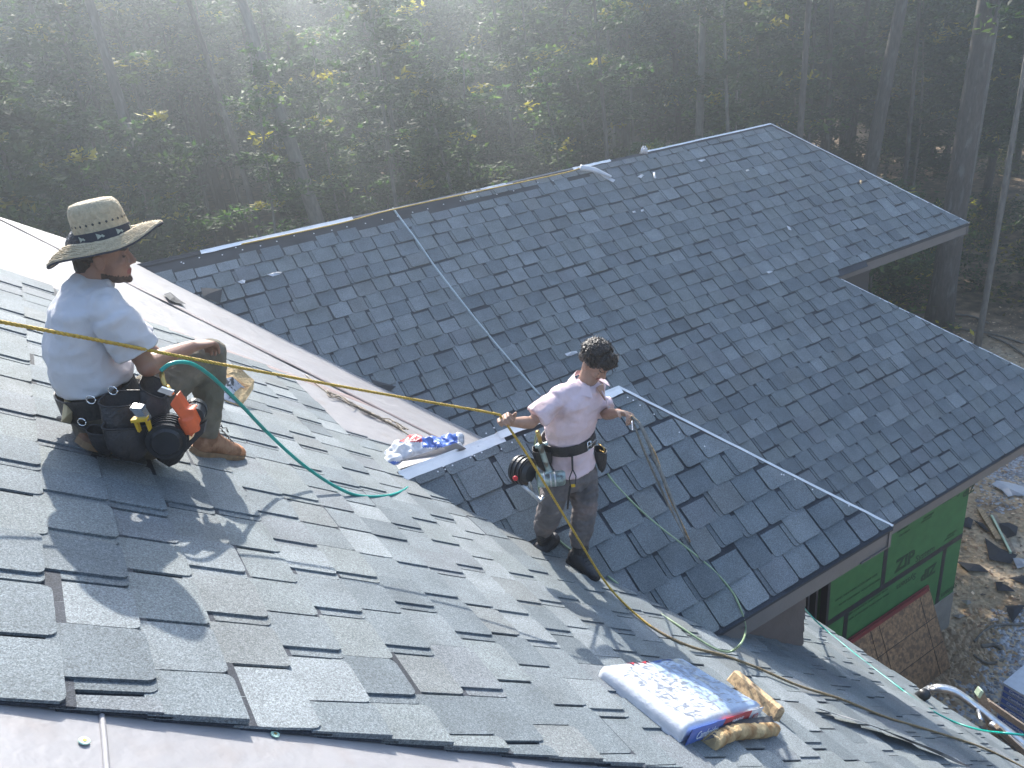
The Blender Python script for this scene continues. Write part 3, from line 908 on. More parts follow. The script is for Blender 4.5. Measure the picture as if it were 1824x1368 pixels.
# ------------------------------------------------------------------ trees
def leaf_material(name, cols, tr=0.45):
    m = bpy.data.materials.new(name); m.use_nodes = True
    nt = m.node_tree; N = nt.nodes; K = nt.links; b = N['Principled BSDF']
    b.inputs['Roughness'].default_value = 0.6; b.inputs['Specular IOR Level'].default_value = 0.15
    at = N.new('ShaderNodeAttribute'); at.attribute_name = 'tint'
    oi = N.new('ShaderNodeObjectInfo')
    mr = N.new('ShaderNodeMapRange'); mr.inputs['To Min'].default_value = .85; mr.inputs['To Max'].default_value = 1.65
    K.new(oi.outputs['Random'], mr.inputs['Value'])
    mx = N.new('ShaderNodeMix'); mx.data_type = 'RGBA'; mx.blend_type = 'MULTIPLY'; mx.inputs[0].default_value = 1
    K.new(at.outputs['Color'], mx.inputs[6]); K.new(mr.outputs[0], mx.inputs[7])
    K.new(mx.outputs[2], b.inputs['Base Color'])
    td = N.new('ShaderNodeBsdfTranslucent')
    m2 = N.new('ShaderNodeMix'); m2.data_type = 'RGBA'; m2.blend_type = 'MULTIPLY'; m2.inputs[0].default_value = 1
    K.new(mx.outputs[2], m2.inputs[6]); m2.inputs[7].default_value = (1.2, 1.4, .7, 1)
    K.new(m2.outputs[2], td.inputs['Color'])
    ms = N.new('ShaderNodeMixShader'); ms.inputs[0].default_value = tr
    K.new(b.outputs[0], ms.inputs[1]); K.new(td.outputs[0], ms.inputs[2]); K.new(ms.outputs[0], N['Material Output'].inputs['Surface'])
    return m
M['leaf'] = leaf_material('green_leaves', None)
M['bark'] = mat('grey_bark', (0.085, 0.072, 0.062), 0.95, vary=0.45, vscale=7, stretch=(3, 3, .8), bump=1.0, bscale=18, dirt=(0.17, 0.165, 0.15), dscale=3.0, dlo=.55, dhi=.68)
M['palebark'] = mat('pale_bark', (0.19, 0.17, 0.145), 0.9, vary=0.35, vscale=5, stretch=(3, 3, 1), bump=.6, bscale=20)

def leaf(mb, rn, c, r, col):
    d = V((rn.gauss(0, 1), rn.gauss(0, 1), rn.gauss(0, .45))).normalized()
    u = d.cross(V((rn.gauss(0, .5), rn.gauss(0, .5), 1))).normalized()
    w = d.cross(u) * r * rn.uniform(.05, .25)
    mb.add([c - d * r, c + u * r * .5 + w, c + d * r, c - u * r * .5 + w], [(0, 1, 2, 3)], 0, col)

LEAFC = [(.032, .062, .026), (.038, .074, .030), (.026, .054, .026), (.048, .092, .030), (.038, .066, .034), (.075, .11, .034)]
def make_tree(seed, h, trunk_r, crown_lo, crown_r, n_leaf, leaf_r, limb_n=14, bark='bark', bend=.03, yellow=.04, crown_shape=1.0):
    rn = random.Random(seed)
    mb = MB()
    pts = []; rs = []
    ph = rn.random() * 6
    for i in range(13):
        k = i / 12
        pts.append(V((bend * h * math.sin(k * 2.4 + ph) * k, bend * h * math.cos(k * 2.0 + ph) * k, h * k * .97)))
        rs.append(trunk_r * (1 - .82 * k) * (1.25 if i == 0 else 1) + .012)
    mb.tube(pts, rs, 8)
    cl = MB()
    tips = []
    for i in range(limb_n):
        k = crown_lo + (1 - crown_lo) * (i + rn.random()) / limb_n * .97
        f = k * 12; a = int(min(11, f)); p0 = pts[a].lerp(pts[a + 1], f - a)
        az = i * 2.4 + rn.uniform(-.5, .5)
        kk = (k - crown_lo) / (1 - crown_lo)
        ln = crown_r * (1.0 - .75 * kk ** 1.3) * rn.uniform(.6, 1.15)
        d = V((math.cos(az), math.sin(az), rn.uniform(.1, .75)))
        q = [p0]; 
        for j in range(1, 5):
            d2 = d + V((rn.uniform(-.25, .25), rn.uniform(-.25, .25), rn.uniform(-.2, .2) - .05 * j))
            q.append(q[-1] + d2.normalized() * ln / 4)
            tips.append((q[-1], ln))
        r0 = max(.012, rs[a] * .42)
        mb.tube(q, [r0, r0 * .75, r0 * .55, r0 * .35, r0 * .15], 5)
    tips.append((pts[-1], crown_r * .5))
    per = max(1, n_leaf // len(tips))
    for (t, ln) in tips:
        cr = rn.uniform(.35, .8) * max(.5, ln * .34)
        n_c = rn.randint(2, 4)
        for _ in range(n_c):
            cc = t + V((rn.gauss(0, 1), rn.gauss(0, 1), rn.gauss(0, .5))) * cr * .8
            base = rn.choice(LEAFC); kb = rn.uniform(.75, 1.3)
            if rn.random() < yellow: base = (.30, .24, .04)
            for _ in range(per // n_c):
                p = cc + V((rn.gauss(0, .5), rn.gauss(0, .5), rn.gauss(0, .22))) * cr
                k2 = kb * rn.uniform(.8, 1.25)
                leaf(cl, rn, p, leaf_r * rn.uniform(.6, 1.25), tuple(c * k2 for c in base))
    tm = mb.mesh('trunk', [M[bark]]); cm = cl.mesh('crown', [M['leaf']])
    return tm, cm

VAR = {
 'tall': [make_tree(101, 17, .2, .34, 3.8, 7600, .13, 26), make_tree(102, 19, .24, .42, 4.1, 7600, .14, 26, bend=.02), make_tree(103, 15, .15, .28, 3.6, 7600, .12, 26)],
 'under': [make_tree(111, 8, .07, .2, 2.6, 7600, .11, 20, 'palebark', .07), make_tree(112, 10, .09, .2, 2.9, 8200, .12, 22, 'bark', .05), make_tree(113, 6.5, .06, .12, 2.4, 7000, .10, 18, 'palebark', .09, .12)],
 'pole': [make_tree(141, 14, .075, .55, 2.0, 2400, .12, 12, 'palebark', .03), make_tree(142, 15, .10, .6, 2.2, 2400, .12, 12, 'bark', .02), make_tree(143, 11, .05, .4, 1.8, 2200, .11, 12, 'palebark', .06)],
 'bush': [make_tree(121, 3.0, .03, .05, 1.5, 3200, .07, 14, 'palebark', .1, .1), make_tree(122, 2.2, .025, .03, 1.2, 2600, .06, 12, 'bark', .1, .2)],
 'far': [make_tree(131, 19, .2, .12, 4.8, 6500, .28, 26), make_tree(132, 16, .18, .05, 5.0, 6500, .27, 26)],
}
def place_tree(kind, vi, x, y, sc, rot, label, group=None, name='tree', lean=None, cat='tree'):
    t = empty(name, (x, y, gz(x, y) - .08))
    t.rotation_euler = (lean[0] if lean else 0, lean[1] if lean else 0, rot)
    t.scale = (sc, sc, sc)
    tm, cm = VAR[kind][vi]
    for nm, me in (('trunk', tm), ('crown', cm)):
        o = bpy.data.objects.new(nm, me); COL.objects.link(o); o.parent = t
    tag(t, label, cat, group)
    return t
def polar(u, rng, v=400):
    r = ray(u, v); k = rng / math.hypot(r.x, r.y)
    return r.x * k, r.y * k
rt = random.Random(77)
def in_house(x, y): return (-7 < x < 15.8 and -6 < y < 14.5) or (x > 4 and y < 9.5 and x < 21)
placed = []
def free(x, y, dmin):
    if in_house(x, y): return False
    return all((x - a) ** 2 + (y - b) ** 2 > dmin * dmin for a, b in placed)
def special(seed, u, v, rng, h, tr, lo, cr, lean_px, label, bark='bark', limbs=9, nl=2600, bend=.015, base=None):
    """a trunk that can be told apart; u,v a point of its base line"""
    if base is None:
        x, y = polar(u, rng, v)
    else: x, y = base.x, base.y
    VAR['sp%d' % seed] = [make_tree(seed, h, tr, lo, cr, nl, .12, limbs, bark, bend)]
    lean = lean_px   # degrees towards the camera's right
    ax = V((FWD.x, FWD.y, 0)).normalized()
    t = place_tree('sp%d' % seed, 0, x, y, 1, 0, label, None, 'tree')
    t.rotation_mode = 'QUATERNION'
    from mathutils import Quaternion
    t.rotation_quaternion = Quaternion(ax, math.radians(lean))
    placed.append((x, y))
    return t
special(201, 0, 0, 0, 24, .34, .62, 4.2, 1.2, 'thick straight grey trunk standing right of the far roof corner', base=onG(1668, 602))
special(202, 0, 0, 0, 15, .075, .55, 2.0, 1.5, 'thin pale pole of a tree right of the thick grey trunk', 'palebark', base=onG(1737, 640), bend=.01)
special(203, 1531, 290, 27, 19, .26, .45, 3.2, 4.5, 'dark crooked trunk behind the right end of the ridge', bend=.03)
special(204, 1226, 250, 25, 18, .15, .5, 3.0, 2.6, 'pale straight trunk rising behind the ridge peak', 'palebark')
special(205, 604, 390, 21, 14.5, .27, .82, 3.4, -6.0, 'leaning grey trunk rising from behind the middle of the ridge', 'palebark', bend=.012)
special(206, 292, 440, 22, 15.5, .22, .82, 3.2, -1.0, 'mottled trunk behind the straw hat, blotched with lichen', bend=.015)
special(207, 1272, 250, 34, 17, .1, .6, 2.6, 1.0, 'slim trunk just right of the pale straight one', 'bark')
special(208, 465, 380, 27, 16, .13, .7, 2.6, -3.0, 'slim trunk left of the leaning grey one', 'bark')
special(209, 955, 300, 26, 12, .06, .4, 2.4, 1.0, 'thin pale sapling behind the yellow rope on the ridge', 'palebark', limbs=12)
special(210, 800, 340, 21, 9, .09, .15, 2.9, 2.0, 'many-limbed small tree behind the ridge above the grey cord', 'palebark', limbs=16, bend=.09, nl=2200)
labels = {'tall': 'tall broadleaf tree among the others in the wood behind the house',
          'under': 'small understorey tree at the edge of the wood behind the ridge',
          'bush': 'leafy bush at the foot of the wood',
          'pole': 'slender bare-stemmed young tree standing in the wood edge',
          'far': 'dense leafy tree deep in the wood'}
groups = {'tall': 'tall trees of the wood', 'under': 'small trees along the edge of the wood', 'bush': 'bushes under the trees', 'far': 'trees deep in the wood', 'pole': 'slender stems of the wood edge'}
KEEP_CLEAR = [(604, 21), (560, 21), (515, 21), (292, 22), (235, 22), (1226, 25), (1531, 27), (1570, 27), (1668, 24.6), (1700, 24.6), (1737, 22)]
def scatter(kind, n, r0, r1, dmin, s0, s1, u0=-160, u1=1990):
    c = 0; tries = 0
    while c < n and tries < n * 40:
        tries += 1
        u = rt.uniform(u0, u1); rg = math.sqrt(rt.uniform(r0 * r0, r1 * r1))
        x, y = polar(u, rg, 300 if u < 1400 else 200)
        if not free(x, y, dmin): continue
        if x > 9 and y < 13.5 and x < 24: continue
        if any(abs(u - a) < 900 * (1.6 if kind in ('tall', 'under') else .7) / rg / 2.2 and rg < b + 1.5 for a, b in KEEP_CLEAR): continue
        if u > 1120 and kind in ('far', 'tall') and rt.random() < .55: continue
        sc = rt.uniform(s0, s1)
        off = x - .268 * y
        if -8 < off < 10:
            hmax = 6.0 + .50 * (y - 6)
            hh = {'pole': 14, 'tall': 19, 'under': 10, 'bush': 3, 'far': 18}[kind]
            sc = min(sc, hmax / hh)
        place_tree(kind, rt.randrange(len(VAR[kind])), x, y, sc, rt.uniform(0, 6.28), labels[kind], groups[kind], 'tree' if kind != 'bush' else 'bush', cat='tree' if kind != 'bush' else 'bush')
        placed.append((x, y)); c += 1
scatter('bush', 34, 17, 30, 1.3, .8, 1.6)
scatter('pole', 46, 18, 34, 1.1, .85, 1.15)
scatter('under', 40, 17.5, 30, 1.8, .75, 1.15)
scatter('tall', 58, 22, 50, 2.4, .85, 1.1)
scatter('under', 24, 30, 48, 2.2, .9, 1.3)
scatter('far', 74, 42, 86, 3.3, .85, 1.15)
for (u, v, sc, lab) in [(1628, 545, .85, 'round green bush beside the dark wall under the far eave'), (1605, 500, .9, 'taller green bush behind the dark wall'), (1790, 330, 1.25, 'sunlit yellowish bush by the right edge of the wood'), (1765, 430, .9, 'low bush between the two right-hand trunks')]:
    p = onG(u, v); place_tree('bush', 0 if u < 1700 else 1, p.x, p.y, sc, u * .1, lab, None, 'bush', cat='bush')
# closed leaf mass far behind
mb = MB(); rn = random.Random(5)
for _ in range(26000):
    u = rn.uniform(-350, 2200); rg = rn.uniform(92, 120); x, y = polar(u, rg, 200)
    c0 = rn.choice(LEAFC) if u < 1000 or rn.random() < .4 else (.17, .24, .05); k = rn.uniform(.7, 1.4); z = gz(x, y) + rn.uniform(0, 24) * (0.8 + .25 * noise.noise(V((x * .12, y * .12, 0))))  # brighter yellow-green towards the right: sunlight put into the leaf colour
    leaf(mb, rn, V((x, y, z)), rn.uniform(.5, 1.0), tuple(c * k for c in c0))
w = mb.build('distant_wood', [M['leaf']]); tag(w, 'far mass of foliage closing the wood', kind='stuff')

# ------------------------------------------------------------------ haze
mb = MB(); mb.box((60, 80, 13.0), (420, 0, 0), (0, 380, 0), (0, 0, 15.5))
hz = mb.build('haze', [])
hm = bpy.data.materials.new('haze'); hm.use_nodes = True
hn = hm.node_tree; hn.nodes.remove(hn.nodes['Principled BSDF'])
pv = hn.nodes.new('ShaderNodeVolumePrincipled'); pv.inputs['Color'].default_value = (.80, .90, 1, 1)
pv.inputs['Density'].default_value = HAZE; pv.inputs['Anisotropy'].default_value = HAZE_G
hn.links.new(pv.outputs[0], hn.nodes['Material Output'].inputs['Volume'])
hz.data.materials.append(hm); tag(hz, 'sunlit haze in the air over the wood', kind='stuff')
# ------------------------------------------------------------------ people
M['skin'] = mat('tanned_skin', (0.37, 0.22, 0.155), 0.5, vary=0.12, vscale=18, bump=0.12, bscale=180)
M['skin2'] = mat('brown_skin', (0.27, 0.145, 0.10), 0.5, vary=0.14, vscale=16, bump=0.12, bscale=180)
M['lip'] = mat('lips', (0.27, 0.09, 0.07), 0.45)
M['beard'] = mat('stubble', (0.07, 0.045, 0.035), 0.8, vary=0.4, vscale=120)
M['hair'] = mat('dark_curly_hair', (0.024, 0.015, 0.011), 0.38, vary=0.5, vscale=70, bump=0.9, bscale=90)
M['pink'] = mat('pale_pink_polo_cotton', (0.72, 0.56, 0.58), 0.9, vary=0.08, vscale=6, bump=0.35, bscale=260, dirt=(0.5, 0.35, 0.33), dscale=4.5, dlo=.55, dhi=.74)
M['whitecot'] = mat('white_tshirt_cotton', (0.56, 0.55, 0.57), 0.9, vary=0.06, vscale=6, bump=0.3, bscale=260, dirt=(0.5, 0.44, 0.38), dscale=4, dlo=.57, dhi=.75)
M['trouser'] = mat('dusty_grey_trousers', (0.135, 0.12, 0.09), 0.95, vary=0.3, vscale=7, bump=0.4, bscale=220, dirt=(0.2, 0.17, 0.13), dscale=5)
M['trouserb'] = mat('dark_work_trousers', (0.135, 0.122, 0.122), 0.95, vary=0.35, vscale=8, bump=0.4, bscale=220, dirt=(0.20, 0.155, 0.14), dscale=6, dlo=.52, dhi=.68)
M['leather'] = mat('black_leather', (0.022, 0.021, 0.024), 0.5, vary=0.4, vscale=14, bump=0.5, bscale=90, dirt=(0.07, 0.06, 0.055), dscale=12, dlo=.55, dhi=.75)
M['bootbrown'] = mat('brown_boot_leather', (0.19, 0.085, 0.04), 0.6, vary=0.35, vscale=14, bump=0.4, bscale=90, dirt=(0.36, 0.2, 0.12), dscale=14, dlo=.52, dhi=.7)
M['toe'] = mat('worn_boot_toe', (0.50, 0.22, 0.10), 0.55, vary=0.2, vscale=30)
M['sole'] = mat('boot_sole', (0.25, 0.16, 0.09), 0.9, vary=0.3, vscale=30)
M['soleb'] = mat('black_sole', (0.02, 0.02, 0.022), 0.8)
M['strawm'] = mat('woven_straw', (0.46, 0.37, 0.24), 0.75, vary=0.2, vscale=60, bump=0.9, bscale=120)
M['bandm'] = mat('dark_hat_band', (0.03, 0.032, 0.045), 0.85, bump=0.3, bscale=300)
M['motif'] = mat('pale_band_motif', (0.42, 0.44, 0.36), 0.85)
M['orange'] = mat('orange_tool_housing', (0.70, 0.12, 0.035), 0.42, vary=0.12, vscale=20, bump=0.1, dirt=(0.35, 0.1, 0.06), dscale=18, dlo=.6, dhi=.75)
M['blackp'] = mat('black_plastic', (0.018, 0.019, 0.022), 0.38, vary=0.3, vscale=20)
M['tealm'] = mat('grey_green_tool_metal', (0.30, 0.38, 0.37), 0.35, metal=0.55, vary=0.25, vscale=22, dirt=(0.1, 0.1, 0.09), dscale=16, dlo=.55, dhi=.68)
M['yellowp'] = mat('yellow_plastic', (0.68, 0.42, 0.03), 0.4, vary=0.15)
M['redp'] = mat('red_plastic', (0.55, 0.02, 0.03), 0.4)
M['steelb'] = mat('bright_steel', (0.75, 0.76, 0.78), 0.22, metal=1.0)

def smooth_path0(p): return [p[0], p[0].lerp(p[1], .5), p[1], p[1].lerp(p[2], .5), p[2]]
def remeshed(mb, name, voxel, parent, mats, smooth=2, disp=None, matfn=None):
    me = mb.mesh(name + '_raw', [])
    b0 = bmesh.new(); b0.from_mesh(me); bmesh.ops.recalc_face_normals(b0, faces=b0.faces); b0.to_mesh(me); b0.free()
    o = bpy.data.objects.new('tmp', me); COL.objects.link(o)
    md = o.modifiers.new('r', 'REMESH'); md.mode = 'VOXEL'; md.voxel_size = voxel; md.adaptivity = 0
    bpy.context.view_layer.update()
    ev = o.evaluated_get(bpy.context.evaluated_depsgraph_get())
    m2 = bpy.data.meshes.new_from_object(ev)
    bpy.data.objects.remove(o); bpy.data.meshes.remove(me)
    bm = bmesh.new(); bm.from_mesh(m2)
    for _ in range(smooth):
        bmesh.ops.smooth_vert(bm, verts=bm.verts, factor=.5, use_axis_x=True, use_axis_y=True, use_axis_z=True)
    if disp:
        bm.normal_update()
        off = [v.normal * disp(v.co, v.normal) for v in bm.verts]
        for v, d in zip(bm.verts, off): v.co += d
    bm.to_mesh(m2); bm.free()
    m2.materials.clear()
    for m in mats: m2.materials.append(m)
    mi = [0] * len(m2.polygons)
    if matfn:
        mi = [matfn(p.center) for p in m2.polygons]
    m2.polygons.foreach_set('material_index', mi)
    m2.polygons.foreach_set('use_smooth', [True] * len(m2.polygons))
    m2.name = name; m2.update()
    return link_mesh(name, m2, parent)

def chain(mb, pts, rs, n=14):
    mb.tube(pts, rs, n)
    for p, r in zip(pts, rs):
        mb.ball(p, (r, 0, 0), (0, r, 0), (0, 0, r), nu=12, nv=8)

def head(mb, c, f, u, s=1.0):
    f = f.normalized(); u = (u - f * u.dot(f)).normalized(); r = f.cross(u)
    B_ = lambda o, a, b, d: mb.ball(c + (f * o[0] + r * o[1] + u * o[2]) * s, r * a * s, f * b * s, u * d * s, nu=18, nv=12)
    B_((-.008, 0, .028), .074, .094, .092)
    B_((.035, 0, -.03), .058, .056, .07)
    B_((.045, 0, -.075), .043, .043, .034)
    B_((.077, 0, -.094), .019, .018, .017)
    B_((.078, 0, .028), .047, .016, .014)          # brow
    for sd in (-1, 1):
        B_((.066, sd * .034, -.022), .022, .02, .022)   # cheek bone
        B_((.074, sd * .031, .004), .015, .011, .010)   # closed eye bulge
        B_((-.004, sd * .077, -.012), .009, .021, .033)  # ear
        B_((-.010, sd * .085, .004), .006, .016, .014)
    mb.tube([c + (f * .086 + u * .018) * s, c + (f * .098 - u * .006) * s, c + (f * .108 - u * .027) * s], [.008 * s, .009 * s, .012 * s], 8)
    B_((.106, 0, -.029), .011, .010, .009)
    for sd in (-1, 1): B_((.094, sd * .012, -.033), .008, .01, .007)
    B_((.085, 0, -.056), .024, .012, .006)
    B_((.082, 0, -.069), .021, .012, .007)
    return f, r, u

def head_mats(c, f, r, u, s, lips=1, brow=2, beard=None):
    def fn(p):
        d = (p - c) / s; x, y, z = d.dot(f), d.dot(r), d.dot(u)
        if x > .07 and abs(y) < .024 and -.074 < z < -.051: return lips
        if x > .068 and .012 < abs(y) < .046 and .021 < z < .032: return brow
        if x > .07 and .018 < abs(y) < .044 and -.002 < z < .004: return brow
        if beard is not None and x > -.01 and z < -.066 - .25 * (x - .02) * (1 if x < .07 else 0) + .006 * noise.noise(d * 60) and z > -.14 and (z < -.08 or x < .07): return beard
        return 0
    return fn

def hand(mb, w, d, n, t, curls, s=1.0, thumb=(.5, .8, .3), spread=.0):
    """w wrist, d towards the fingers, n way the palm faces, t thumb side"""
    d = d.normalized(); n = (n - d * n.dot(d)).normalized(); t = (t - d * t.dot(d) - n * t.dot(n)).normalized()
    mb.loft([(w, t * .026 * s, n * .02 * s), (w + d * .03 * s, t * .036 * s, n * .017 * s), (w + d * .065 * s, t * .042 * s, n * .015 * s), (w + d * .09 * s, t * .041 * s, n * .012 * s)], 14)
    mb.ball(w + (d * .035 + t * .024 + n * .008) * s, t * .018 * s, d * .03 * s, n * .015 * s)
    for i, (o, L) in enumerate([(.031, .072), (.0105, .08), (-.0105, .074), (-.031, .058)]):
        b = w + (d * .088 + t * o) * s
        p = [b]; ang = 0; dd = d + t * (o * spread)
        c = curls[i]
        for k, fr in enumerate((.45, .31, .24)):
            ang += c[k]
            q = (dd * math.cos(ang) + n * math.sin(ang)).normalized()
            p.append(p[-1] + q * L * fr * s)
        chain(mb, p, [.0092 * s, .0088 * s, .008 * s, .0068 * s], 8)
    a, b_, c_ = thumb
    b = w + (d * .022 + t * .03) * s
    td = (t * a + d * b_ + n * c_).normalized()
    td2 = (t * (a - .25) + d * b_ + n * (c_ + .3)).normalized()
    chain(mb, [b, b + td * .038 * s, b + td * .038 * s + td2 * .03 * s], [.0125 * s, .0105 * s, .0082 * s], 8)

cr = V((RIGHT.x, RIGHT.y, 0)).normalized(); cf = V((FWD.x, FWD.y, 0)).normalized(); UP = V((0, 0, 1))
def fold(scale, amp, seed, stretch=V((1, 1, 1)), ridge=True):
    def f(co, n):
        p = V((co.x * stretch.x, co.y * stretch.y, co.z * stretch.z)) * scale + V((seed, 0, 0))
        a = noise.noise(p); b = noise.noise(p * 2.3 + V((7, 3, 1)))
        if ridge: a = 1 - 2.4 * abs(a)
        return amp * (a * .7 + b * .5)
    return f

def make_boot(parent, ankle, heel, toe, up, mats, w=.043, laces=True, toe_cap=False, name='boot'):
    heel, toe, ankle = V(heel), V(toe), V(ankle)
    d = (toe - heel).normalized(); L = (toe - heel).length; up = (up - d * up.dot(d)).normalized(); sd = d.cross(up)
    mb = MB()
    R = []
    for k, wk, hk, zc in [(0.0, .7, .045, .05), (.08, .9, .055, .055), (.3, .92, .055, .058), (.5, 1.0, .045, .045), (.72, 1.1, .034, .036), (.9, .95, .028, .030), (1.0, .6, .018, .024)]:
        R.append((heel + d * L * k + up * zc, sd * w * wk, up * hk))
    mb.loft(R, 18, power=.85)
    top = ankle + (ankle - heel).normalized() * 0
    mb.loft([(heel + d * L * .2 + up * .04, sd * w * .92, d * .062), (heel.lerp(ankle, .5) + d * .045, sd * w * .95, d * .058), (ankle + d * .01, sd * .048, d * .055), (ankle + UP * .03, sd * .05, d * .056)], 18)
    bt = remeshed(mb, name, .0055, parent, mats, 2, fold(30, .0018, 3), (lambda p: 1 if toe_cap and (p - heel).dot(d) > L * .8 and (p - heel).dot(up) > .024 else 0))
    mb = MB()
    outl = []
    for k, wk in [(0, .55), (.05, .85), (.2, .95), (.4, .9), (.6, 1.05), (.75, 1.13), (.9, .98), (1.0, .55)]:
        outl.append((k, wk))
    pts = [heel + d * (L * 1.03 * k - .004) + sd * w * 1.08 * wk for k, wk in outl] + [heel + d * (L * 1.03 * k - .004) - sd * w * 1.08 * wk for k, wk in outl[::-1]]
    mb.prism([p - up * .004 for p in pts], up * .026)
    so_ = link_mesh('sole', mb.mesh('sole', [mats[-1]]), None); so_.parent = bt; so_.matrix_parent_inverse = bt.matrix_parent_inverse.inverted() if False else Matrix.Identity(4)
    if laces:
        mb = MB()
        for k in range(5):
            c = heel + d * L * (.66 - .085 * k) + up * (.078 + .014 * k)
            mb.tube([c - sd * .026 - up * .006 + d * .006, c + up * .004, c + sd * .026 - up * .006 - d * .006], .0028, 6)
        c = heel + d * L * .34 + up * .14
        for sg in (-1, 1):
            mb.tube([c, c + sd * sg * .02 + up * .012, c + sd * sg * .034 - up * .004 + d * .01, c + sd * sg * .012 + d * .012], .0026, 6)
        lo = link_mesh('lace', mb.mesh('lace', [M['leather'] if not toe_cap else M['blackp']]), None); lo.parent = bt; lo.matrix_parent_inverse = Matrix.Identity(4)
    return bt

def child_raw(o, par):
    o.parent = par; o.matrix_parent_inverse = Matrix.Identity(4)
    return o

# =============== seated worker
sb = onA(200, 800)
p1 = empty('person', tuple(sb)); tag(p1, 'seated worker in white t-shirt and wide straw hat resting a hand on his raised knee', 'person')
Fs = (cr * .93 + cf * .37).normalized(); Ls = (cf * .93 - cr * .37).normalized()
h = H
pel, wai, che, uch, nkb, hd = h(192, 742, 3.42), h(172, 690, 3.41), h(150, 600, 3.42), h(148, 540, 3.42), h(158, 497, 3.42), h(181, 455, 3.42)
shR, shL = h(193, 553, 3.22), h(142, 530, 3.66)
elR, wrR = h(263, 652, 3.24), h(340, 618, 3.46)
elL, wrL = h(285, 640, 3.62), h(322, 690, 3.58)
hR, hL = h(205, 760, 3.32), h(222, 735, 3.52)
knL, anL = h(374, 632, 3.70), h(370, 762, 3.68)
knR, anR = h(305, 782, 3.33), h(225, 800, 3.50)
mb = MB()
mb.loft([(pel, Ls * .13, Fs * .10), (wai, Ls * .12, Fs * .09), (che, Ls * .12, Fs * .09), (uch, Ls * .13, Fs * .075), (nkb.lerp(uch, .3), Ls * .07, Fs * .055)], 20)
mb.tube([shR, uch, shL], .036, 10)
ff = (Fs * .97 - UP * .14).normalized()
uh = UP
nb = nkb - UP * .02
chain(mb, [nb, nb.lerp(hd, .5) - Fs * .012, hd - Fs * .02 - UP * .03], [.062, .056, .058])
f1, r1, u1 = head(mb, hd, ff, uh, 1.04)
chain(mb, [shR, shR.lerp(elR, .5), elR], [.040, .041, .037])
chain(mb, [elR, elR.lerp(wrR, .35), wrR.lerp(elR, .1)], [.044, .046, .031])
chain(mb, [wrR.lerp(elR, .12), wrR], [.031, .028])
kd = h(400, 600, 3.66) - wrR
hand(mb, wrR, kd, (-UP * .75 + Fs * -.1), -Ls * .2 - Fs * .1 + cf * -.6 if False else Ls, [(.35, .6, .4), (.4, .65, .4), (.45, .7, .4), (.45, .7, .4)], 1.22, thumb=(.7, .75, .1))
chain(mb, [shL, shL.lerp(elL, .5), elL], [.040, .041, .037])
chain(mb, [elL, elL.lerp(wrL, .4), wrL], [.038, .038, .026])
hand(mb, wrL, h(332, 735, 3.55) - wrL, -Fs, -Ls, [(.3, .5, .3)] * 4, 1.0)
hm_ = head_mats(hd, f1, r1, u1, 1.04, 1, 2, 2)
body = remeshed(mb, 'body', .0055, p1, [M['skin2'], M['lip'], M['beard']], 2, None, hm_)
# hair under the hat
mb = MB()
mb.ball(hd - f1 * .022 + u1 * .035, r1 * .081, f1 * .096, u1 * .088, nu=20, nv=14); mb.ball(hd - f1 * .065 - u1 * .03, r1 * .062, f1 * .04, u1 * .05)
remeshed(mb, 'hair', .006, p1, [M['hair']], 1, fold(60, .004, 4))
# t-shirt
mb = MB()
mb.loft([(wai.lerp(che, .10), Ls * .172, Fs * .14), (wai.lerp(che, .28), Ls * .178, Fs * .148), (wai.lerp(che, .5) - Fs * .01, Ls * .18, Fs * .14), (che - Fs * .012, Ls * .19, Fs * .135), (uch, Ls * .205, Fs * .12), (uch.lerp(nkb, .55), Ls * .165, Fs * .10), (nkb.lerp(uch, .12), Ls * .09, Fs * .074)], 28)
chain(mb, [shR + Ls * .02 - UP * .01, uch.lerp(nkb, .45), shL - Ls * .02 - UP * .01], [.074, .08, .074])
chain(mb, [shR + Ls * .03 - UP * .03, shR + (elR - shR) * .3], [.078, .074])
for s_, e_, sg in ((shR, elR, -1), (shL, elL, 1)):
    dd = (e_ - s_)
    mb.loft([(s_ - dd * .08 + Ls * -sg * .06, Ls * .05, Fs * .06), (s_ + dd * .1, Ls * .073, dd.normalized().cross(Ls) * .078), (s_ + dd * .4, Ls * .074, dd.normalized().cross(Ls) * .08), (s_ + dd * .72, Ls * .078, dd.normalized().cross(Ls) * .084)], 20)
remeshed(mb, 'shirt', .0065, p1, [M['whitecot']], 2, lambda co, n, a=fold(7, .010, 2, V((1, 1, 1.6))), b=fold(16, .004, 8): a(co, n) + b(co, n))
# trousers
mb = MB()
mb.loft([(wai.lerp(pel, .2), Ls * .155, Fs * .12), (pel, Ls * .17, Fs * .135), (pel - UP * .06, Ls * .16, Fs * .13)], 20)
chain(mb, [hL, hL.lerp(knL, .35), hL.lerp(knL, .7), knL], [.10, .098, .083, .074])
chain(mb, [knL, knL.lerp(anL, .3), knL.lerp(anL, .7), anL], [.074, .072, .060, .056])
chain(mb, [hR, hR.lerp(knR, .5), knR], [.10, .088, .07]); chain(mb, [knR, knR.lerp(anR, .4), anR], [.07, .064, .05])
remeshed(mb, 'trousers', .0065, p1, [M['trouser']], 2, lambda co, n, a=fold(9, .009, 12), b=fold(22, .004, 5): a(co, n) + b(co, n))
nAu = V((P, 0, 1)).normalized()
toe = onA(428, 812, .02); heel = onA(345, 806, .02)
make_boot(p1, anL, heel, toe, nAu, [M['bootbrown'], M['toe'], M['sole']], .047, True, True)
make_boot(p1, anR, onA(205, 800, .03), onA(140, 790, .04), nAu, [M['bootbrown'], M['toe'], M['sole']], .045, False)
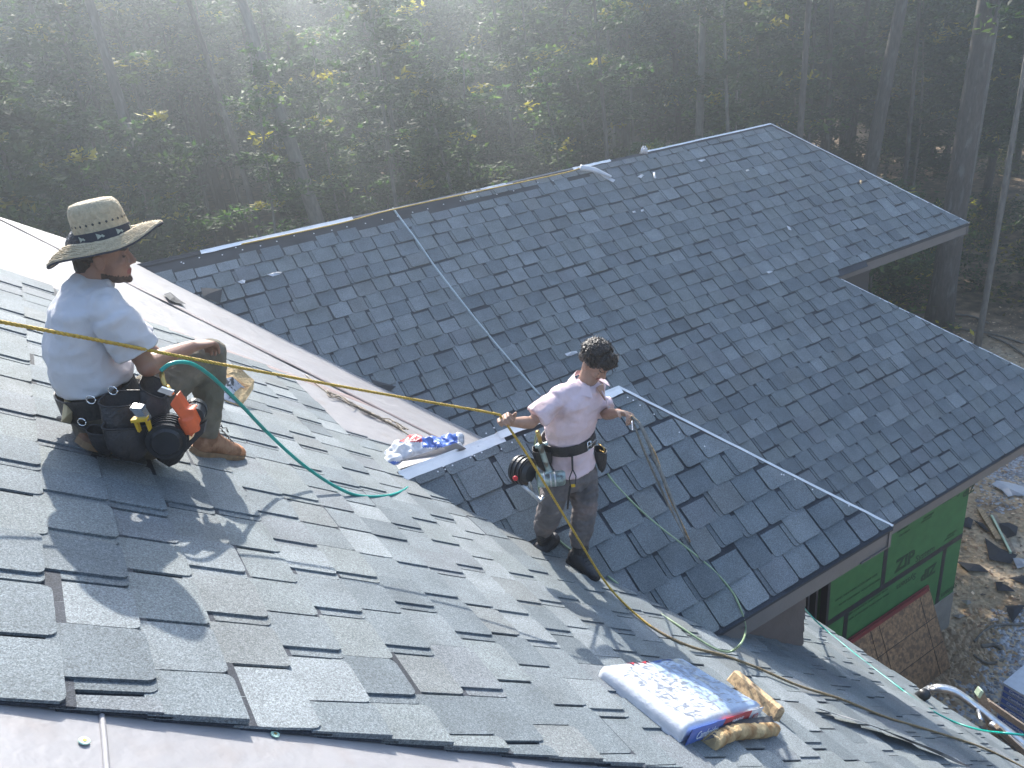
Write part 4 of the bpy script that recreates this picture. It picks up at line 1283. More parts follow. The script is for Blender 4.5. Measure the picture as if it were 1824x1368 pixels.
# straw hat
uh_ = (UP * .985 - Fs * .06 + Ls * .04).normalized(); fh = (Fs - uh_ * Fs.dot(uh_)).normalized(); rh = fh.cross(uh_)
HS = .86; fh *= HS; rh *= HS; uh_ *= HS
hc = h(187, 424, 3.40)
hat = MB(); NS = 48
prof = [(.252, -.002), (.249, .004), (.215, .010), (.17, .013), (.135, .010), (.112, .004), (.111, .02), (.109, .045), (.106, .08), (.104, .115), (.098, .145), (.082, .166), (.055, .172), (.025, .166), (0.001, .160)]
rings = []
for q, (rr, zz) in enumerate(prof):
    ring = []
    for k in range(NS):
        a = 2 * math.pi * k / NS; ca, sa = math.cos(a), math.sin(a)
        ra, rb = rr, rr
        dz = 0
        if q < 5:
            w = (rr - .11) / .14
            ra = rr * (1.0 if ca > 0 else 1.04); rb = rr * .94
            dz = -.055 * w * w * (1 if ca < 0 else .35) * abs(ca) ** 1.2 - .014 * w * abs(sa) ** 2 + .016 * w * math.sin(3 * a + .7) + .02 * w * max(0, ca)
        elif q < 11: rb = rr * .88; ra = rr * 1.08
        else: rb = rr * .85; ra = rr * 1.1; dz = .012 * ca * ca * 0
        ring.append(hc + fh * ra * ca + rh * rb * sa + uh_ * (zz + dz))
    rings.append(ring)
vs = [p for r_ in rings for p in r_]; fs = []
for j in range(len(rings) - 1):
    for k in range(NS):
        k2 = (k + 1) % NS
        fs.append((j * NS + k, j * NS + k2, (j + 1) * NS + k2, (j + 1) * NS + k))
nv = len(vs); low = [v - uh_ * .004 for v in vs]
fs2 = [tuple(reversed([i + nv for i in f])) for f in fs]
hat.add(vs + low, fs + fs2, 0, None, True)
hm2 = strawm = M['strawm']
nt = strawm.node_tree
ho = hat.build('hat', [strawm], p1)
tag(ho, 'wide straw hat with dark patterned band')
mb = MB()
mb.tube([rings[0][k % NS] - uh_ * .001 for k in range(NS + 1)], .0045, 6)
child_raw(link_mesh('brim_binding', mb.mesh('brim_binding', [M['bandm']]), None), ho)
# plaited rows of the brim and crown, proud ridges
mb = MB()
for w in range(1, 12):
    k0 = w / 12.0
    def pt(k, t):
        x = t * 4; j = min(3, int(x)); return rings[j][k % NS].lerp(rings[j + 1][k % NS], x - j)
    mb.tube([pt(k, k0) + uh_ * (.0016 + .0014 * math.sin(k * 2.1 + w * 1.7)) for k in range(NS + 1)], .0042, 5)
child_raw(link_mesh('brim_braid', mb.mesh('brim_braid', [strawm]), None), ho)
mb = MB()
vsb = []; 
for zz, ex in ((.006, .0035), (.046, .0035)):
    for k in range(NS):
        a = 2 * math.pi * k / NS
        j = .111 if zz < .02 else .108
        vsb.append(hc + fh * (j * 1.08 + ex) * math.cos(a) + rh * (j * .88 + ex) * math.sin(a) + uh_ * zz)
mb.add(vsb, [(k, (k + 1) % NS, NS + (k + 1) % NS, NS + k) for k in range(NS)], 0, None, True)
child_raw(link_mesh('hat_band', mb.mesh('hat_band', [M['bandm']]), None), ho)
for k in range(9):       # fan-shaped motifs round the band
    mb = MB()
    a = 2 * math.pi * (k + .3) / 9
    def bp(da, z, ex=.0052): return hc + fh * (.1095 * 1.08 + ex) * math.cos(a + da) + rh * (.1095 * .88 + ex) * math.sin(a + da) + uh_ * z
    for j in range(5):
        z0 = .013 + j * .0055
        mb.add([bp(-.09, .024), bp(.10, z0), bp(.10, z0 + .0042), bp(-.08, .0262)], [(0, 1, 2, 3)])
    mb.add([bp(-.17, .021), bp(-.09, .017), bp(-.06, .025), bp(-.09, .032)], [(0, 1, 2, 3)])
    child_raw(link_mesh('band_motif', mb.mesh('band_motif', [M['motif']]), None), ho)
mb = MB()
for k in range(26):      # vent holes of the crown
    a = 2 * math.pi * k / 26
    c = hc + fh * (.1065 * 1.08) * math.cos(a) + rh * (.1065 * .88) * math.sin(a) + uh_ * .078
    out = (fh * math.cos(a) + rh * math.sin(a)).normalized(); tt = out.cross(uh_)
    mb.add([c + out * .0025 - tt * .006, c + out * .0025 - uh_ * .007, c + out * .0025 + tt * .006, c + out * .0025 + uh_ * .007], [(0, 1, 2, 3)])
child_raw(link_mesh('vent_hole', mb.mesh('vent_hole', [M['leather']]), None), ho)

# tool belt of the seated worker
def belt(parent, c, a, b, u, hgt, seg=32, m_='leather', name='tool_belt', th=.006):
    mb = MB(); vs = []
    for z, e in ((-hgt / 2, 0), (hgt / 2, 0), (hgt / 2, th), (-hgt / 2, th)):
        for k in range(seg):
            t = 2 * math.pi * k / seg
            d_ = a * math.cos(t) + b * math.sin(t)
            vs.append(c + d_ + d_.normalized() * e + u * z)
    fs = []
    for j in range(4):
        for k in range(seg):
            k2 = (k + 1) % seg; j2 = (j + 1) % 4
            fs.append((j * seg + k, j * seg + k2, j2 * seg + k2, j2 * seg + k))
    mb.add(vs, fs, 0, None, False)
    return mb.build(name, [M[m_]], parent)
ub = (wai - pel).normalized()
tb = belt(p1, wai.lerp(che, -.12), Ls * .178, Fs * .146, ub, .085)
tag(tb, 'black leather tool belt hung with deep pouches')
def pouch(par, pts_top, drop, depth, n=10, name='pouch', m_='leather', sag=1.0):
    """open bag: pts_top = (left, right) of its mouth, drop vector, depth vector"""
    a, b = V(pts_top[0]), V(pts_top[1]); mb = MB(); vs = []
    for j in range(7):
        k = j / 6
        wk = math.sin(min(1, (1 - k) * 1.25) * math.pi / 2) ** .6 if k > .3 else 1
        for i in range(n * 2):
            t = 2 * math.pi * i / (n * 2)
            c = (a + b) / 2 + drop * k + depth * (.12 * sag * math.sin(k * 3))
            ct, st = math.cos(t), math.sin(t)
            vs.append(c + (b - a) / 2 * math.copysign(abs(ct) ** .7, ct) * wk + depth / 2 * math.copysign(abs(st) ** .7, st) * (1 + .12 * sag * math.sin(k * 2.6)) * wk + V((noise.noise(c * 20 + V((i, 0, 0))), noise.noise(c * 20 + V((0, i, 0))), 0)) * .006)
    W2 = n * 2; fs = []
    for j in range(6):
        for i in range(W2):
            i2 = (i + 1) % W2; fs.append((j * W2 + i, j * W2 + i2, (j + 1) * W2 + i2, (j + 1) * W2 + i))
    fs.append(tuple(6 * W2 + i for i in range(W2)))
    mb.add(vs, fs, 0, None, True)
    mb.tube([vs[i % W2] for i in range(W2 + 1)], .004, 5)
    return child_raw(link_mesh(name, mb.mesh(name, [M[m_]]), None), par)
nc = -cf * .9 - UP * .2
pouch(tb, (h(178, 712, 3.17), h(262, 708, 3.2)), h(238, 800, 3.16) - h(220, 710, 3.18), nc * .11)
pouch(tb, (h(184, 755, 3.12), h(268, 750, 3.14)), h(240, 822, 3.12) - h(226, 752, 3.12), nc * .09)
pouch(tb, (h(115, 690, 3.42), h(150, 700, 3.3)), h(150, 768, 3.34) - h(132, 694, 3.36), nc * .08)
pouch(tb, (h(250, 676, 3.24), h(300, 700, 3.24)), h(280, 790, 3.2) - h(272, 690, 3.24), nc * .12)
pouch(tb, (h(262, 748, 3.14), h(336, 762, 3.2)), h(300, 828, 3.2) - h(298, 752, 3.17), nc * .07)
pouch(tb, (h(156, 762, 3.2), h(192, 770, 3.15)), h(190, 812, 3.2) - h(172, 765, 3.18), nc * .06)
mb = MB()   # strap loops
mb.tube([h(105, 745, 3.4), h(130, 752, 3.3), h(160, 768, 3.24), h(176, 778, 3.2)], .011, 8)
child_raw(link_mesh('tool_handle', mb.mesh('tool_handle', [M['leather']]), None), tb)
for (u_, v_, rg, rr) in ((162, 712, 3.16, .017), (201, 696, 3.15, .017), (146, 752, 3.17, .015)):
    c = h(u_, v_, rg); mb = MB()
    mb.tube([c + (cr * math.cos(t) + UP * math.sin(t)) * rr for t in [2 * math.pi * k / 16 for k in range(17)]], .0026, 6)
    child_raw(link_mesh('metal_ring', mb.mesh('metal_ring', [M['steelb']]), None), tb)
mb = MB()
c = h(252, 736, 3.08)
mb.box(c, cr * .019 + UP * -.004, UP * .024 + cr * -.006, cf * .018)
mb.box(c + UP * .026 - cr * .006, cr * .021 - UP * .004, UP * .006, cf * .02)
child_raw(link_mesh('tape_measure', mb.mesh('tape_measure', [M['steelb']]), None), tb)
mb = MB()
c = h(252, 756, 3.07)
for sg in (-1, 1): mb.prism([c + cr * .029 * sg + UP * .028, c + cr * .029 * sg - UP * .03 + cr * -.004 * sg, c + cr * .018 * sg - UP * .034, c + cr * .016 * sg + UP * .022], cf * .022)
mb.box(c + UP * .022, cr * .03, UP * .006, cf * .014)
child_raw(link_mesh('clip_holder', mb.mesh('clip_holder', [M['yellowp']]), None), tb)

# =============== standing worker
R0 = 4.2
def g2(u, v, dr=0.0): return H(u, v, R0 + dr)
fx = V((2.22, 3.58, ZC - 3.3))
p2 = empty('person', tuple(fx)); tag(p2, 'young dark-haired worker in pale pink polo standing in the roof valley pulling a yellow rope', 'person')
Fp = (cr * .72 - cf * .69).normalized(); Rp = Fp.cross(UP).normalized()   # his right
pel, wai, che, uch, nkb, hd = g2(1014, 836, .03), g2(1014, 792, .02), g2(1018, 742, 0), g2(1028, 706, 0), g2(1043, 676, 0), g2(1061, 643, -.02)
shR, shL = g2(992, 708, -.13), g2(1066, 710, .13)
elR, wrR = g2(946, 753, -.22), g2(910, 752, -.40)
elL, wrL = g2(1080, 738, .03), g2(1102, 735, -.16)
hR, hL = g2(996, 842, -.05), g2(1036, 842, .07)
knR, anR = g2(982, 897, -.10), g2(970, 946, .02)
knL, anL = g2(1042, 902, -.02), g2(1033, 968, -.03)
mb = MB()
mb.loft([(pel, Rp * .13, Fp * .09), (wai, Rp * .12, Fp * .09), (che, Rp * .13, Fp * .09), (uch, Rp * .13, Fp * .075), (nkb - UP * .03, Rp * .07, Fp * .055)], 20)
mb.tube([shR, uch, shL], .034, 10)
ff = (cr * .44 - cf * .56 - UP * .68).normalized()
chain(mb, [nkb - UP * .04, nkb.lerp(hd, .45), hd - ff * .02 + UP * .0], [.06, .054, .056])
f2, r2, u2 = head(mb, hd, ff, UP, .99)
chain(mb, [shR, shR.lerp(elR, .5), elR], [.038, .037, .034])
chain(mb, [elR, elR.lerp(wrR, .3), wrR], [.035, .037, .024])
hdirR = (g2(890, 738, -.47) - wrR)
hand(mb, wrR, hdirR, (UP * -.35 - cf * .75 - cr * -.2), (UP * .8 - cr * .3), [(1.15, 1.25, .8)] * 4, 1.02, thumb=(.75, .85, .15))
chain(mb, [shL, shL.lerp(elL, .5), elL], [.038, .037, .034])
chain(mb, [elL, elL.lerp(wrL, .35), wrL], [.035, .035, .023])
hand(mb, wrL, g2(1124, 738, -.24) - wrL, (-UP * .5 - cr * .1 - cf * .6), (UP * .7 + cr * .3 - cf * .5), [(.5, .7, .5), (.7, .9, .6), (.8, 1.0, .6), (.9, 1.0, .6)], 1.02, thumb=(.4, 1.0, .4))
hm3 = head_mats(hd, f2, r2, u2, .99, 1, 2, None)
remeshed(mb, 'body', .005, p2, [M['skin'], M['lip'], M['hair']], 2, None, hm3)
# hair: volume with curls
mb = MB()
mb.ball(hd - f2 * .022 + u2 * .042, r2 * .085, f2 * .098, u2 * .088, nu=20, nv=14)
mb.ball(hd + f2 * .055 + u2 * .085, r2 * .066, f2 * .052, u2 * .034, nu=16, nv=10)
mb.ball(hd + f2 * .084 + u2 * .072, r2 * .052, f2 * .02, u2 * .024, nu=16, nv=10)
mb.ball(hd - f2 * .06 - u2 * .02, r2 * .066, f2 * .045, u2 * .05)
rn = random.Random(3)
for _ in range(520):
    th = rn.uniform(0, 6.28); ph = rn.uniform(-.15, 1.5)
    d_ = (f2 * math.cos(th) * math.cos(ph) + r2 * math.sin(th) * math.cos(ph) + u2 * math.sin(ph))
    if d_.dot(f2) > .45 and d_.dot(u2) < .42: continue
    b_ = hd - f2 * .015 + u2 * .04 + V((d_.dot(f2) * f2) * .098 + (d_.dot(r2) * r2) * .084 + (d_.dot(u2) * u2) * .09) + f2 * (.03 if d_.dot(f2) > .3 and d_.dot(u2) > .3 else 0)
    t1 = d_.orthogonal().normalized(); t2 = d_.cross(t1); a0 = rn.random() * 6; rq = rn.uniform(.6, 1.25)
    pts = [b_ - d_ * .012] + [b_ + d_ * (.002 + .003 * k) + (t1 * math.cos(a0 + k * 1.3) + t2 * math.sin(a0 + k * 1.3)) * .006 for k in range(4)]
    mb.tube(pts, [q_ * rq for q_ in (.0056, .005, .0044, .0038, .003)], 6)
remeshed(mb, 'hair', .0034, p2, [M['hair']], 1, fold(110, .0028, 1))
mb = MB()
for _ in range(420):
    th = rn.uniform(0, 6.28); ph = rn.uniform(-.1, 1.5)
    d_ = (f2 * math.cos(th) * math.cos(ph) + r2 * math.sin(th) * math.cos(ph) + u2 * math.sin(ph))
    if d_.dot(f2) > .5 and d_.dot(u2) < .35: continue
    b_ = hd - f2 * .015 + u2 * .04 + f2 * d_.dot(f2) * .1 + r2 * d_.dot(r2) * .086 + u2 * d_.dot(u2) * .094 + f2 * (.03 if d_.dot(f2) > .3 and d_.dot(u2) > .3 else 0)
    t1 = (d_.orthogonal() + V((rn.gauss(0, .5), rn.gauss(0, .5), rn.gauss(0, .5)))).normalized()
    L = rn.uniform(.008, .02)
    mb.tube([b_ - d_ * .004, b_ + d_ * L * .5 + t1 * L * .2, b_ + d_ * L * .8 + t1 * L * .7, b_ + d_ * L * .7 + t1 * L * 1.1], [.0014, .0013, .0011, .0006], 3)
tag(link_mesh('hair_wisps', mb.mesh('hair_wisps', [M['hair']]), p2), kind='stuff')
# polo shirt
mb = MB()
mb.loft([(pel + UP * .025 + Fp * .01, Rp * .172, Fp * .142), (wai.lerp(pel, .35), Rp * .162, Fp * .132), (wai, Rp * .152, Fp * .125), (wai.lerp(che, .5), Rp * .165, Fp * .135), (che, Rp * .186, Fp * .143), (uch, Rp * .212, Fp * .135), (uch.lerp(nkb, .5) + UP * .008, Rp * .165, Fp * .105), (nkb - UP * .022, Rp * .088, Fp * .075)], 28)
chain(mb, [shR - Rp * .03 - UP * .012, nkb - UP * .05, shL + Rp * .03 - UP * .012], [.066, .07, .066])
for s_, e_, sg in ((shR, elR, 1), (shL, elL, -1)):
    dd = e_ - s_; dn = dd.normalized(); q = dn.cross(Fp).normalized(); q2 = dn.cross(q)
    mb.loft([(s_ - Rp * sg * .035 - UP * .012, q * .045, q2 * .05), (s_ + dd * .14 - UP * .01, q * .056, q2 * .062), (s_ + dd * .45, q * .066, q2 * .072), (s_ + dd * .78, q * .07, q2 * .074)], 20)
shirt = remeshed(mb, 'shirt', .006, p2, [M['pink']], 2, lambda co, n, a=fold(8, .009, 22, V((1, 1, 1.5))), b=fold(18, .004, 8): a(co, n) + b(co, n))
# collar and placket
mb = MB()
cb = nkb + UP * .012 + Fp * .01
for sg in (1, -1):
    pts = []
    for k in range(8):
        t = math.radians(165 - k * 20) if sg == 1 else math.radians(165 - k * 20)
        d_ = (Fp * math.cos(math.pi - t) * -1 * -1 + Rp * sg * math.sin(t))
        d_ = (-Fp * math.cos(math.radians(15 + k * 20 - 15)) + Rp * sg * math.sin(math.radians(k * 20))).normalized()
        pts.append(d_)
    vs = []
    for k, d_ in enumerate(pts):
        vs.append(cb + d_ * .070 + UP * (.034 - .0075 * k)); vs.append(cb + d_ * (.112 + .003 * k) - UP * (.018 + .012 * max(0, k - 3)))
    n_ = len(vs)
    mb.add(vs + [v - UP * .004 for v in vs], [(2 * k, 2 * k + 2, 2 * k + 3, 2 * k + 1) for k in range(7)] + [tuple(reversed([n_ + i for i in (2 * k, 2 * k + 2, 2 * k + 3, 2 * k + 1)])) for k in range(7)], 0, None, True)
child_raw(link_mesh('collar', mb.mesh('collar', [M['pink']]), None), shirt)
mb = MB()
vn = nkb - UP * .045 + Fp * .098
mb.prism([vn + Rp * .03 + UP * .028, vn - Rp * .03 + UP * .028, vn - UP * .06 + Fp * .032], Fp * .01)
child_raw(link_mesh('open_neck', mb.mesh('open_neck', [M['skin']]), None), shirt)
# trousers
mb = MB()
mb.loft([(wai.lerp(pel, .5), Rp * .16, Fp * .125), (pel, Rp * .17, Fp * .135), (pel - UP * .09, Rp * .165, Fp * .13)], 20)
chain(mb, [hR, hR.lerp(knR, .5), knR], [.096, .09, .077]); chain(mb, [knR, knR.lerp(anR, .45), anR + UP * .03], [.075, .076, .063])
chain(mb, [hL, hL.lerp(knL, .5), knL], [.096, .09, .076]); chain(mb, [knL, knL.lerp(anL, .45), anL + UP * .03], [.075, .074, .062])
remeshed(mb, 'trousers', .006, p2, [M['trouserb']], 2, lambda co, n, a=fold(12, .010, 31, V((1, 1, 1.7))), b=fold(26, .004, 5): a(co, n) + b(co, n))
nCu = V((0, -P, 1)).normalized()
make_boot(p2, anR, onC(988, 962, .02), onC(953, 984, .02), nCu, [M['leather'], M['leather'], M['soleb']], .046)
make_boot(p2, anL, onA(1012, 998, .035), onA(1064, 1034, .03), (nAu + nCu).normalized(), [M['leather'], M['leather'], M['soleb']], .046)
# belt
ub = (wai - pel).normalized()
tb = belt(p2, wai + UP * .045, Rp * .176, Fp * .150, (UP * .96 + Rp * .22).normalized(), .075)
tag(tb, 'wide black leather tool belt with steel buckle')
def onbelt(u, v, dr): return g2(u, v, dr)
mb = MB()
bc = wai + UP * .045 + Fp * .162 - Rp * .0; s1 = -Rp
for a_, b_ in (((-.02, -.026), (-.02, .026)), ((-.02, .026), (.012, .026)), ((-.02, -.026), (.012, -.026)), ((.012, -.026), (.012, .026))):
    mb.tube([bc + s1 * a_[0] + UP * a_[1], bc + s1 * b_[0] + UP * b_[1]], .0035, 6)
mb.tube([bc + s1 * -.02, bc + s1 * .02 + Fp * .004], .0028, 6)
child_raw(link_mesh('buckle', mb.mesh('buckle', [M['steelb']]), None), tb)
mb = MB()
for k in range(3):
    c = bc + s1 * (.04 + .022 * k) - Fp * .004 * (k + 1)
    mb.tube([c + (s1 * math.cos(t) + UP * math.sin(t)) * .006 for t in [math.pi / 4 * j for j in range(9)]], .0018, 5)
child_raw(link_mesh('eyelet', mb.mesh('eyelet', [M['steelb']]), None), tb)
pouch(tb, (g2(1058, 800, .06), g2(1080, 802, .12)), V((0, 0, -.17)), cf * .10)
pouch(tb, (g2(948, 800, -.12), g2(984, 800, -.08)), V((0, 0, -.16)), cf * .10)
mb = MB()  # hanging strap and rings in front
mb.tube([g2(1019, 812, -.15), g2(1020, 836, -.16)], .016, 6, flat=.35)
mb.tube([g2(1020, 836, -.17), g2(1014, 852, -.18), g2(1016, 866, -.18), g2(1025, 862, -.18), g2(1026, 848, -.17), g2(1020, 836, -.17)], .004, 6)
mb.tube([g2(1016, 866, -.17), g2(1013, 885, -.17), g2(1011, 906, -.16)], .007, 6)
child_raw(link_mesh('harness_strap', mb.mesh('harness_strap', [M['leather']]), None), tb)
mb = MB(); c = g2(1021, 865, -.19); mb.box(c, cr * .012, UP * .007, cf * .006)
child_raw(link_mesh('yellow_clip', mb.mesh('yellow_clip', [M['yellowp']]), None), tb)
mb = MB()
mb.tube([g2(1066, 790, .02), g2(1076, 798, -.02), g2(1076, 806, -.02), g2(1068, 802, 0)], .004, 6)
child_raw(link_mesh('metal_ring', mb.mesh('metal_ring', [M['brass']]), None), tb)

# shirt details
mb = MB()
pc = [vn - UP * .0 + Fp * .018, vn - UP * .05 + Fp * .045, vn - UP * .11 + Fp * .058]
mb.tube(smooth_path0(pc), .011, 6, flat=.35)
child_raw(link_mesh('placket', mb.mesh('placket', [M['pink']]), None), shirt)
for k in range(2):
    mb = MB(); c = vn - UP * (.05 + .045 * k) + Fp * (.055 + .01 * k); mb.ball(c, (.004, 0, 0), (0, .004, 0), (0, 0, .004), nu=8, nv=6)
    child_raw(link_mesh('button', mb.mesh('button', [M['whitecot']]), None), shirt)
# ------------------------------------------------------------------ ropes and hoses
def smooth_path(pts, per=8):
    out = []
    P_ = [V(p) for p in pts]; n = len(P_)
    for i in range(n - 1):
        a = P_[max(0, i - 1)]; b = P_[i]; c = P_[i + 1]; d = P_[min(n - 1, i + 2)]
        for k in range(per):
            t = k / per
            out.append(.5 * ((2 * b) + (c - a) * t + (2 * a - 5 * b + 4 * c - d) * t * t + (3 * b - a - 3 * c + d) * t ** 3))
    out.append(P_[-1]); return out
def resample(pts, step):
    out = [pts[0]]; acc = 0
    for a, b in zip(pts, pts[1:]):
        L = (b - a).length; 
        while acc + L >= step:
            k = (step - acc) / L; a = a.lerp(b, k); out.append(a); L = (b - a).length; acc = 0
        acc += L
    return out
def twisted_rope(mb, pts, r, pitch, mi=0, strands=3, step=None):
    pts = resample(pts, step or pitch / 7)
    up = V((0, 0, 1))
    for s_ in range(strands):
        q = []
        for i, p in enumerate(pts):
            t = (pts[min(i + 1, len(pts) - 1)] - pts[max(i - 1, 0)]).normalized()
            u = (up - t * up.dot(t))
            u = u.normalized() if u.length > 1e-4 else t.orthogonal().normalized()
            w = t.cross(u); a = 2 * math.pi * (i * (step or pitch / 7) / pitch + s_ / strands)
            q.append(p + (u * math.cos(a) + w * math.sin(a)) * r * .52)
        mb.tube(q, r * .56, 5, mi)
rp = [H(-260, 524, 2.86), H(0, 573, 3.0), H(200, 611, 3.10), H(400, 650, 3.36), H(700, 705, 3.60), H(872, 735, 3.72), H(893, 744, 3.74), H(908, 764, 3.755), H(940, 812, 3.78), H(985, 886, 3.82), H(1030, 960, 3.84), H(1070, 1025, 3.84), onA(1105, 1068, .05), onA(1160, 1116, .025), onA(1225, 1150, .035), onA(1290, 1168, .03), onA(1350, 1190, .035), onA(1424, 1222, .04), onA(1500, 1246, .035), onA(1580, 1278, .03), onA(1660, 1302, .04), onA(1760, 1336, .03), onA(1850, 1382, .03)]
path = smooth_path(rp, 10)
cut = 150
mb = MB(); twisted_rope(mb, path[:131], .0072, .05, 0); 
yr = mb.build('safety_rope', [M['rope']]); tag(yr, 'yellow braided rope from the left past the seated man through the standing man\'s hand', 'rope')
mb = MB(); twisted_rope(mb, path[130:], .0085, .06, 0)
lo = link_mesh('dirty_rope_end', mb.mesh('dirty_rope_end', [M['ropebrown']]), None); lo.parent = yr
tag(lo, 'browner dirt-stained length lying down the slope')
def hose(name, pts, r, m_, label, cat='hose', group=None, n=10, per=8):
    mb = MB(); mb.tube(smooth_path(pts, per), r, n)
    return tag(mb.build(name, [M[m_]]), label, cat, group)
hose('air_hose', [H(286, 661, 3.14), H(302, 649, 3.15), H(325, 645, 3.18), H(350, 652, 3.24), H(385, 678, 3.34), H(430, 722, 3.5), H(480, 774, 3.62), H(540, 828, 3.68), onA(600, 868, .05), onA(645, 884, .02), onA(700, 881, .02), onA(733, 863, .018), onA(750, 840, .03), onA(762, 822, .05), onA(780, 806, .03)], .0085, 'hoseteal', 'teal air hose arching off the seated man\'s orange nail gun and under the crumpled bag')
hose('air_hose', [onA(1429, 1078, .30), onA(1440, 1092, .16), onA(1462, 1114, .04), onA(1500, 1146, .02), onA(1545, 1182, .02), onA(1590, 1216, .02), onA(1622, 1240, .025), onA(1660, 1266, .02), onA(1700, 1286, .03), onA(1745, 1300, .10), onA(1790, 1306, .22), onA(1850, 1312, .3)], .008, 'hoseteal', 'thin teal hose running down over the edge by the ladder')
pale = [g2(956, 772, .1), g2(953, 790, .12), g2(955, 830, .14), g2(962, 880, .15), onC(975, 925, .05), onC(990, 955, .03), onC(1015, 978, .03), onC(1050, 1001, .02), onC(1085, 1028, .02), onC(1140, 1068, .02), onA(1205, 1112, .03), onA(1250, 1142, .03), onA(1280, 1158, .035), onA(1303, 1160, .05), onA(1322, 1143, .14), H(1328, 1120, onC(1328, 1095).xy.length - .02), onC(1322, 1092, .03), onC(1305, 1055, .02), onC(1270, 1015, .02), onC(1222, 975, .02), onC(1165, 930, .02), onC(1120, 888, .02), onC(1085, 848, .02), onC(1070, 815, .03), g2(1062, 800, .18)]
hose('air_hose', pale, .0068, 'hosepale', 'pale green hose looping from the standing man over the little roof\'s eave')
hose('cord', [onB(699, 371, .03), onB(705, 378, .02), onB(745, 432, .02), onB(780, 482, .02), onB(850, 572, .02), onB(915, 650, .02), onB(962, 704, .03)], .014, 'ropegrey', 'grey cord hanging down the big slope from the ridge', 'cord', n=8)
hose('ridge_rope', [onB(430, 435, .05), onB(600, 399, .055), onB(701, 373, .055), onB(860, 339, .06), onB(1000, 309, .06), onB(1032, 300, .06)], .009, 'rope', 'thin yellow rope stretched along the ridge', 'rope', n=8)
# tan cord bundle lying on the bare underlayment
rn = random.Random(9)
pl = empty('rope_bundle', tuple(onA(650, 725))); tag(pl, 'bundle of frayed tan cords lying on the bare white underlayment', 'rope')
for k in range(9):
    mb = MB(); pts = []
    a0, a1 = (0, .62) if k < 5 else (.45, 1)
    for j in range(9):
        t = a0 + (a1 - a0) * j / 8
        u = 583 + (722 - 583) * t; v = 697 + (766 - 697) * t
        bul = 5 * math.exp(-((t - .14) / .14) ** 2) + 6 * math.exp(-((t - .88) / .12) ** 2) + 1
        pts.append(onA(u + rn.gauss(0, 1) * bul * .55, v + rn.gauss(0, 1) * bul * .8, .018 + rn.random() * .03))
    mb.tube(smooth_path(pts, 5), .006, 6)
    o = link_mesh('cord', mb.mesh('cord', [M['ropetan']]), pl)
hose('cord', [onA(545, 668, .012), onA(585, 700, .015), onA(640, 728, .012), onA(700, 758, .012), onA(740, 782, .012)], .0055, 'ropetan', 'single thin cord running down the underlayment to the bag', 'cord', n=6)
# strap and cord in the left hand
M['strapm'] = mat('grey_webbing', (0.19, 0.19, 0.18), 0.85, vary=.3, vscale=40, bump=.4, bscale=200)
h0 = g2(1124, 742, -.26); h1 = onC(1226, 966, .02)
mid = [h0, g2(1140, 756, -.24), g2(1152, 780, -.2), g2(1166, 815, -.12), g2(1184, 858, -.02), g2(1205, 910, .08), h1]
sp = smooth_path(mid, 6)
st = empty('strap', tuple(h1)); tag(st, 'dark strap twisted with tan cord hanging from the standing man\'s left hand', 'strap')
mb = MB()
mb.tube([p + cr * .006 - UP * .02 * min(1, i / 8) for i, p in enumerate(sp)], [.012 + .016 * min(1, i / 9) - .023 * max(0, (i - 24) / 13) for i in range(len(sp))], 6, flat=.3)
link_mesh('webbing', mb.mesh('webbing', [M['strapm']]), st)
mb = MB(); mb.tube([p + (cr * math.cos(i * .35) + cf * math.sin(i * .35)) * (.012 if i > 12 else .002) + (UP * .004) for i, p in enumerate(sp)], .0055, 6)
link_mesh('cord', mb.mesh('cord', [M['wood']]), st)
mb = MB(); mb.box(g2(1126, 758, -.3), cr * .003, UP * .028, cf * .003)
link_mesh('metal_tag', mb.mesh('metal_tag', [M['steelb']]), st)

mb = MB(); sp2 = smooth_path([h0, g2(1133, 766, -.24), g2(1146, 800, -.16), g2(1166, 846, -.06), g2(1190, 898, .04), g2(1212, 940, .11), h1], 6)
mb.tube(sp2, [.008 + .010 * min(1, i / 9) - .014 * max(0, (i - 24) / 13) for i in range(len(sp2))], 6, flat=.3)
link_mesh('webbing', mb.mesh('webbing', [M['strapm']]), st)
# ------------------------------------------------------------------ nail guns
def px_prism(mb, pts, rng, th, mi=0):
    q = [H(u, v, rng) for u, v in pts]
    mb.prism(q, cf * th, mi)
ng = empty('nail_gun', tuple(onA(320, 800))); tag(ng, 'orange coil nail gun leaning against the seated man\'s tool belt', 'nail gun')
mb = MB(); px_prism(mb, [(314, 703), (302, 721), (326, 754), (325, 766), (341, 780), (356, 752), (345, 730), (331, 730)], 3.05, .05)
mb.tube([H(333, 742, 3.075), H(341, 768, 3.075)], .036, 14)
o = remeshed(mb, 'housing', .0035, ng, [M['orange']], 4)
mb = MB()
c = H(298, 778, 3.10); ax = (-cf * .93 + cr * .25).normalized(); a1 = UP; a2 = ax.cross(a1).normalized(); a1 = a2.cross(ax)
def disc(mb, c, ax, a1, a2, r, th, n=28, mi=0, r2=None):
    A_ = [c + (a1 * math.cos(2 * math.pi * k / n) + a2 * math.sin(2 * math.pi * k / n)) * r for k in range(n)]
    B_ = [p + ax * th if r2 is None else c + ax * th + (p - c) * (r2 / r) for p in A_]
    mb.add(A_ + B_, [tuple(range(n - 1, -1, -1)), tuple(range(n, 2 * n))] + [(k, (k + 1) % n, n + (k + 1) % n, n + k) for k in range(n)], mi, None, False)
disc(mb, c - ax * .05, ax, a1, a2, .076, .10, r2=.074); disc(mb, c + ax * .049, ax, a1, a2, .06, .014, r2=.05)
for k in range(4): disc(mb, c - ax * (.045 - .02 * k), ax, a1, a2, .080, .009)
link_mesh('magazine', mb.mesh('magazine', [M['blackp']]), ng)
mb = MB()
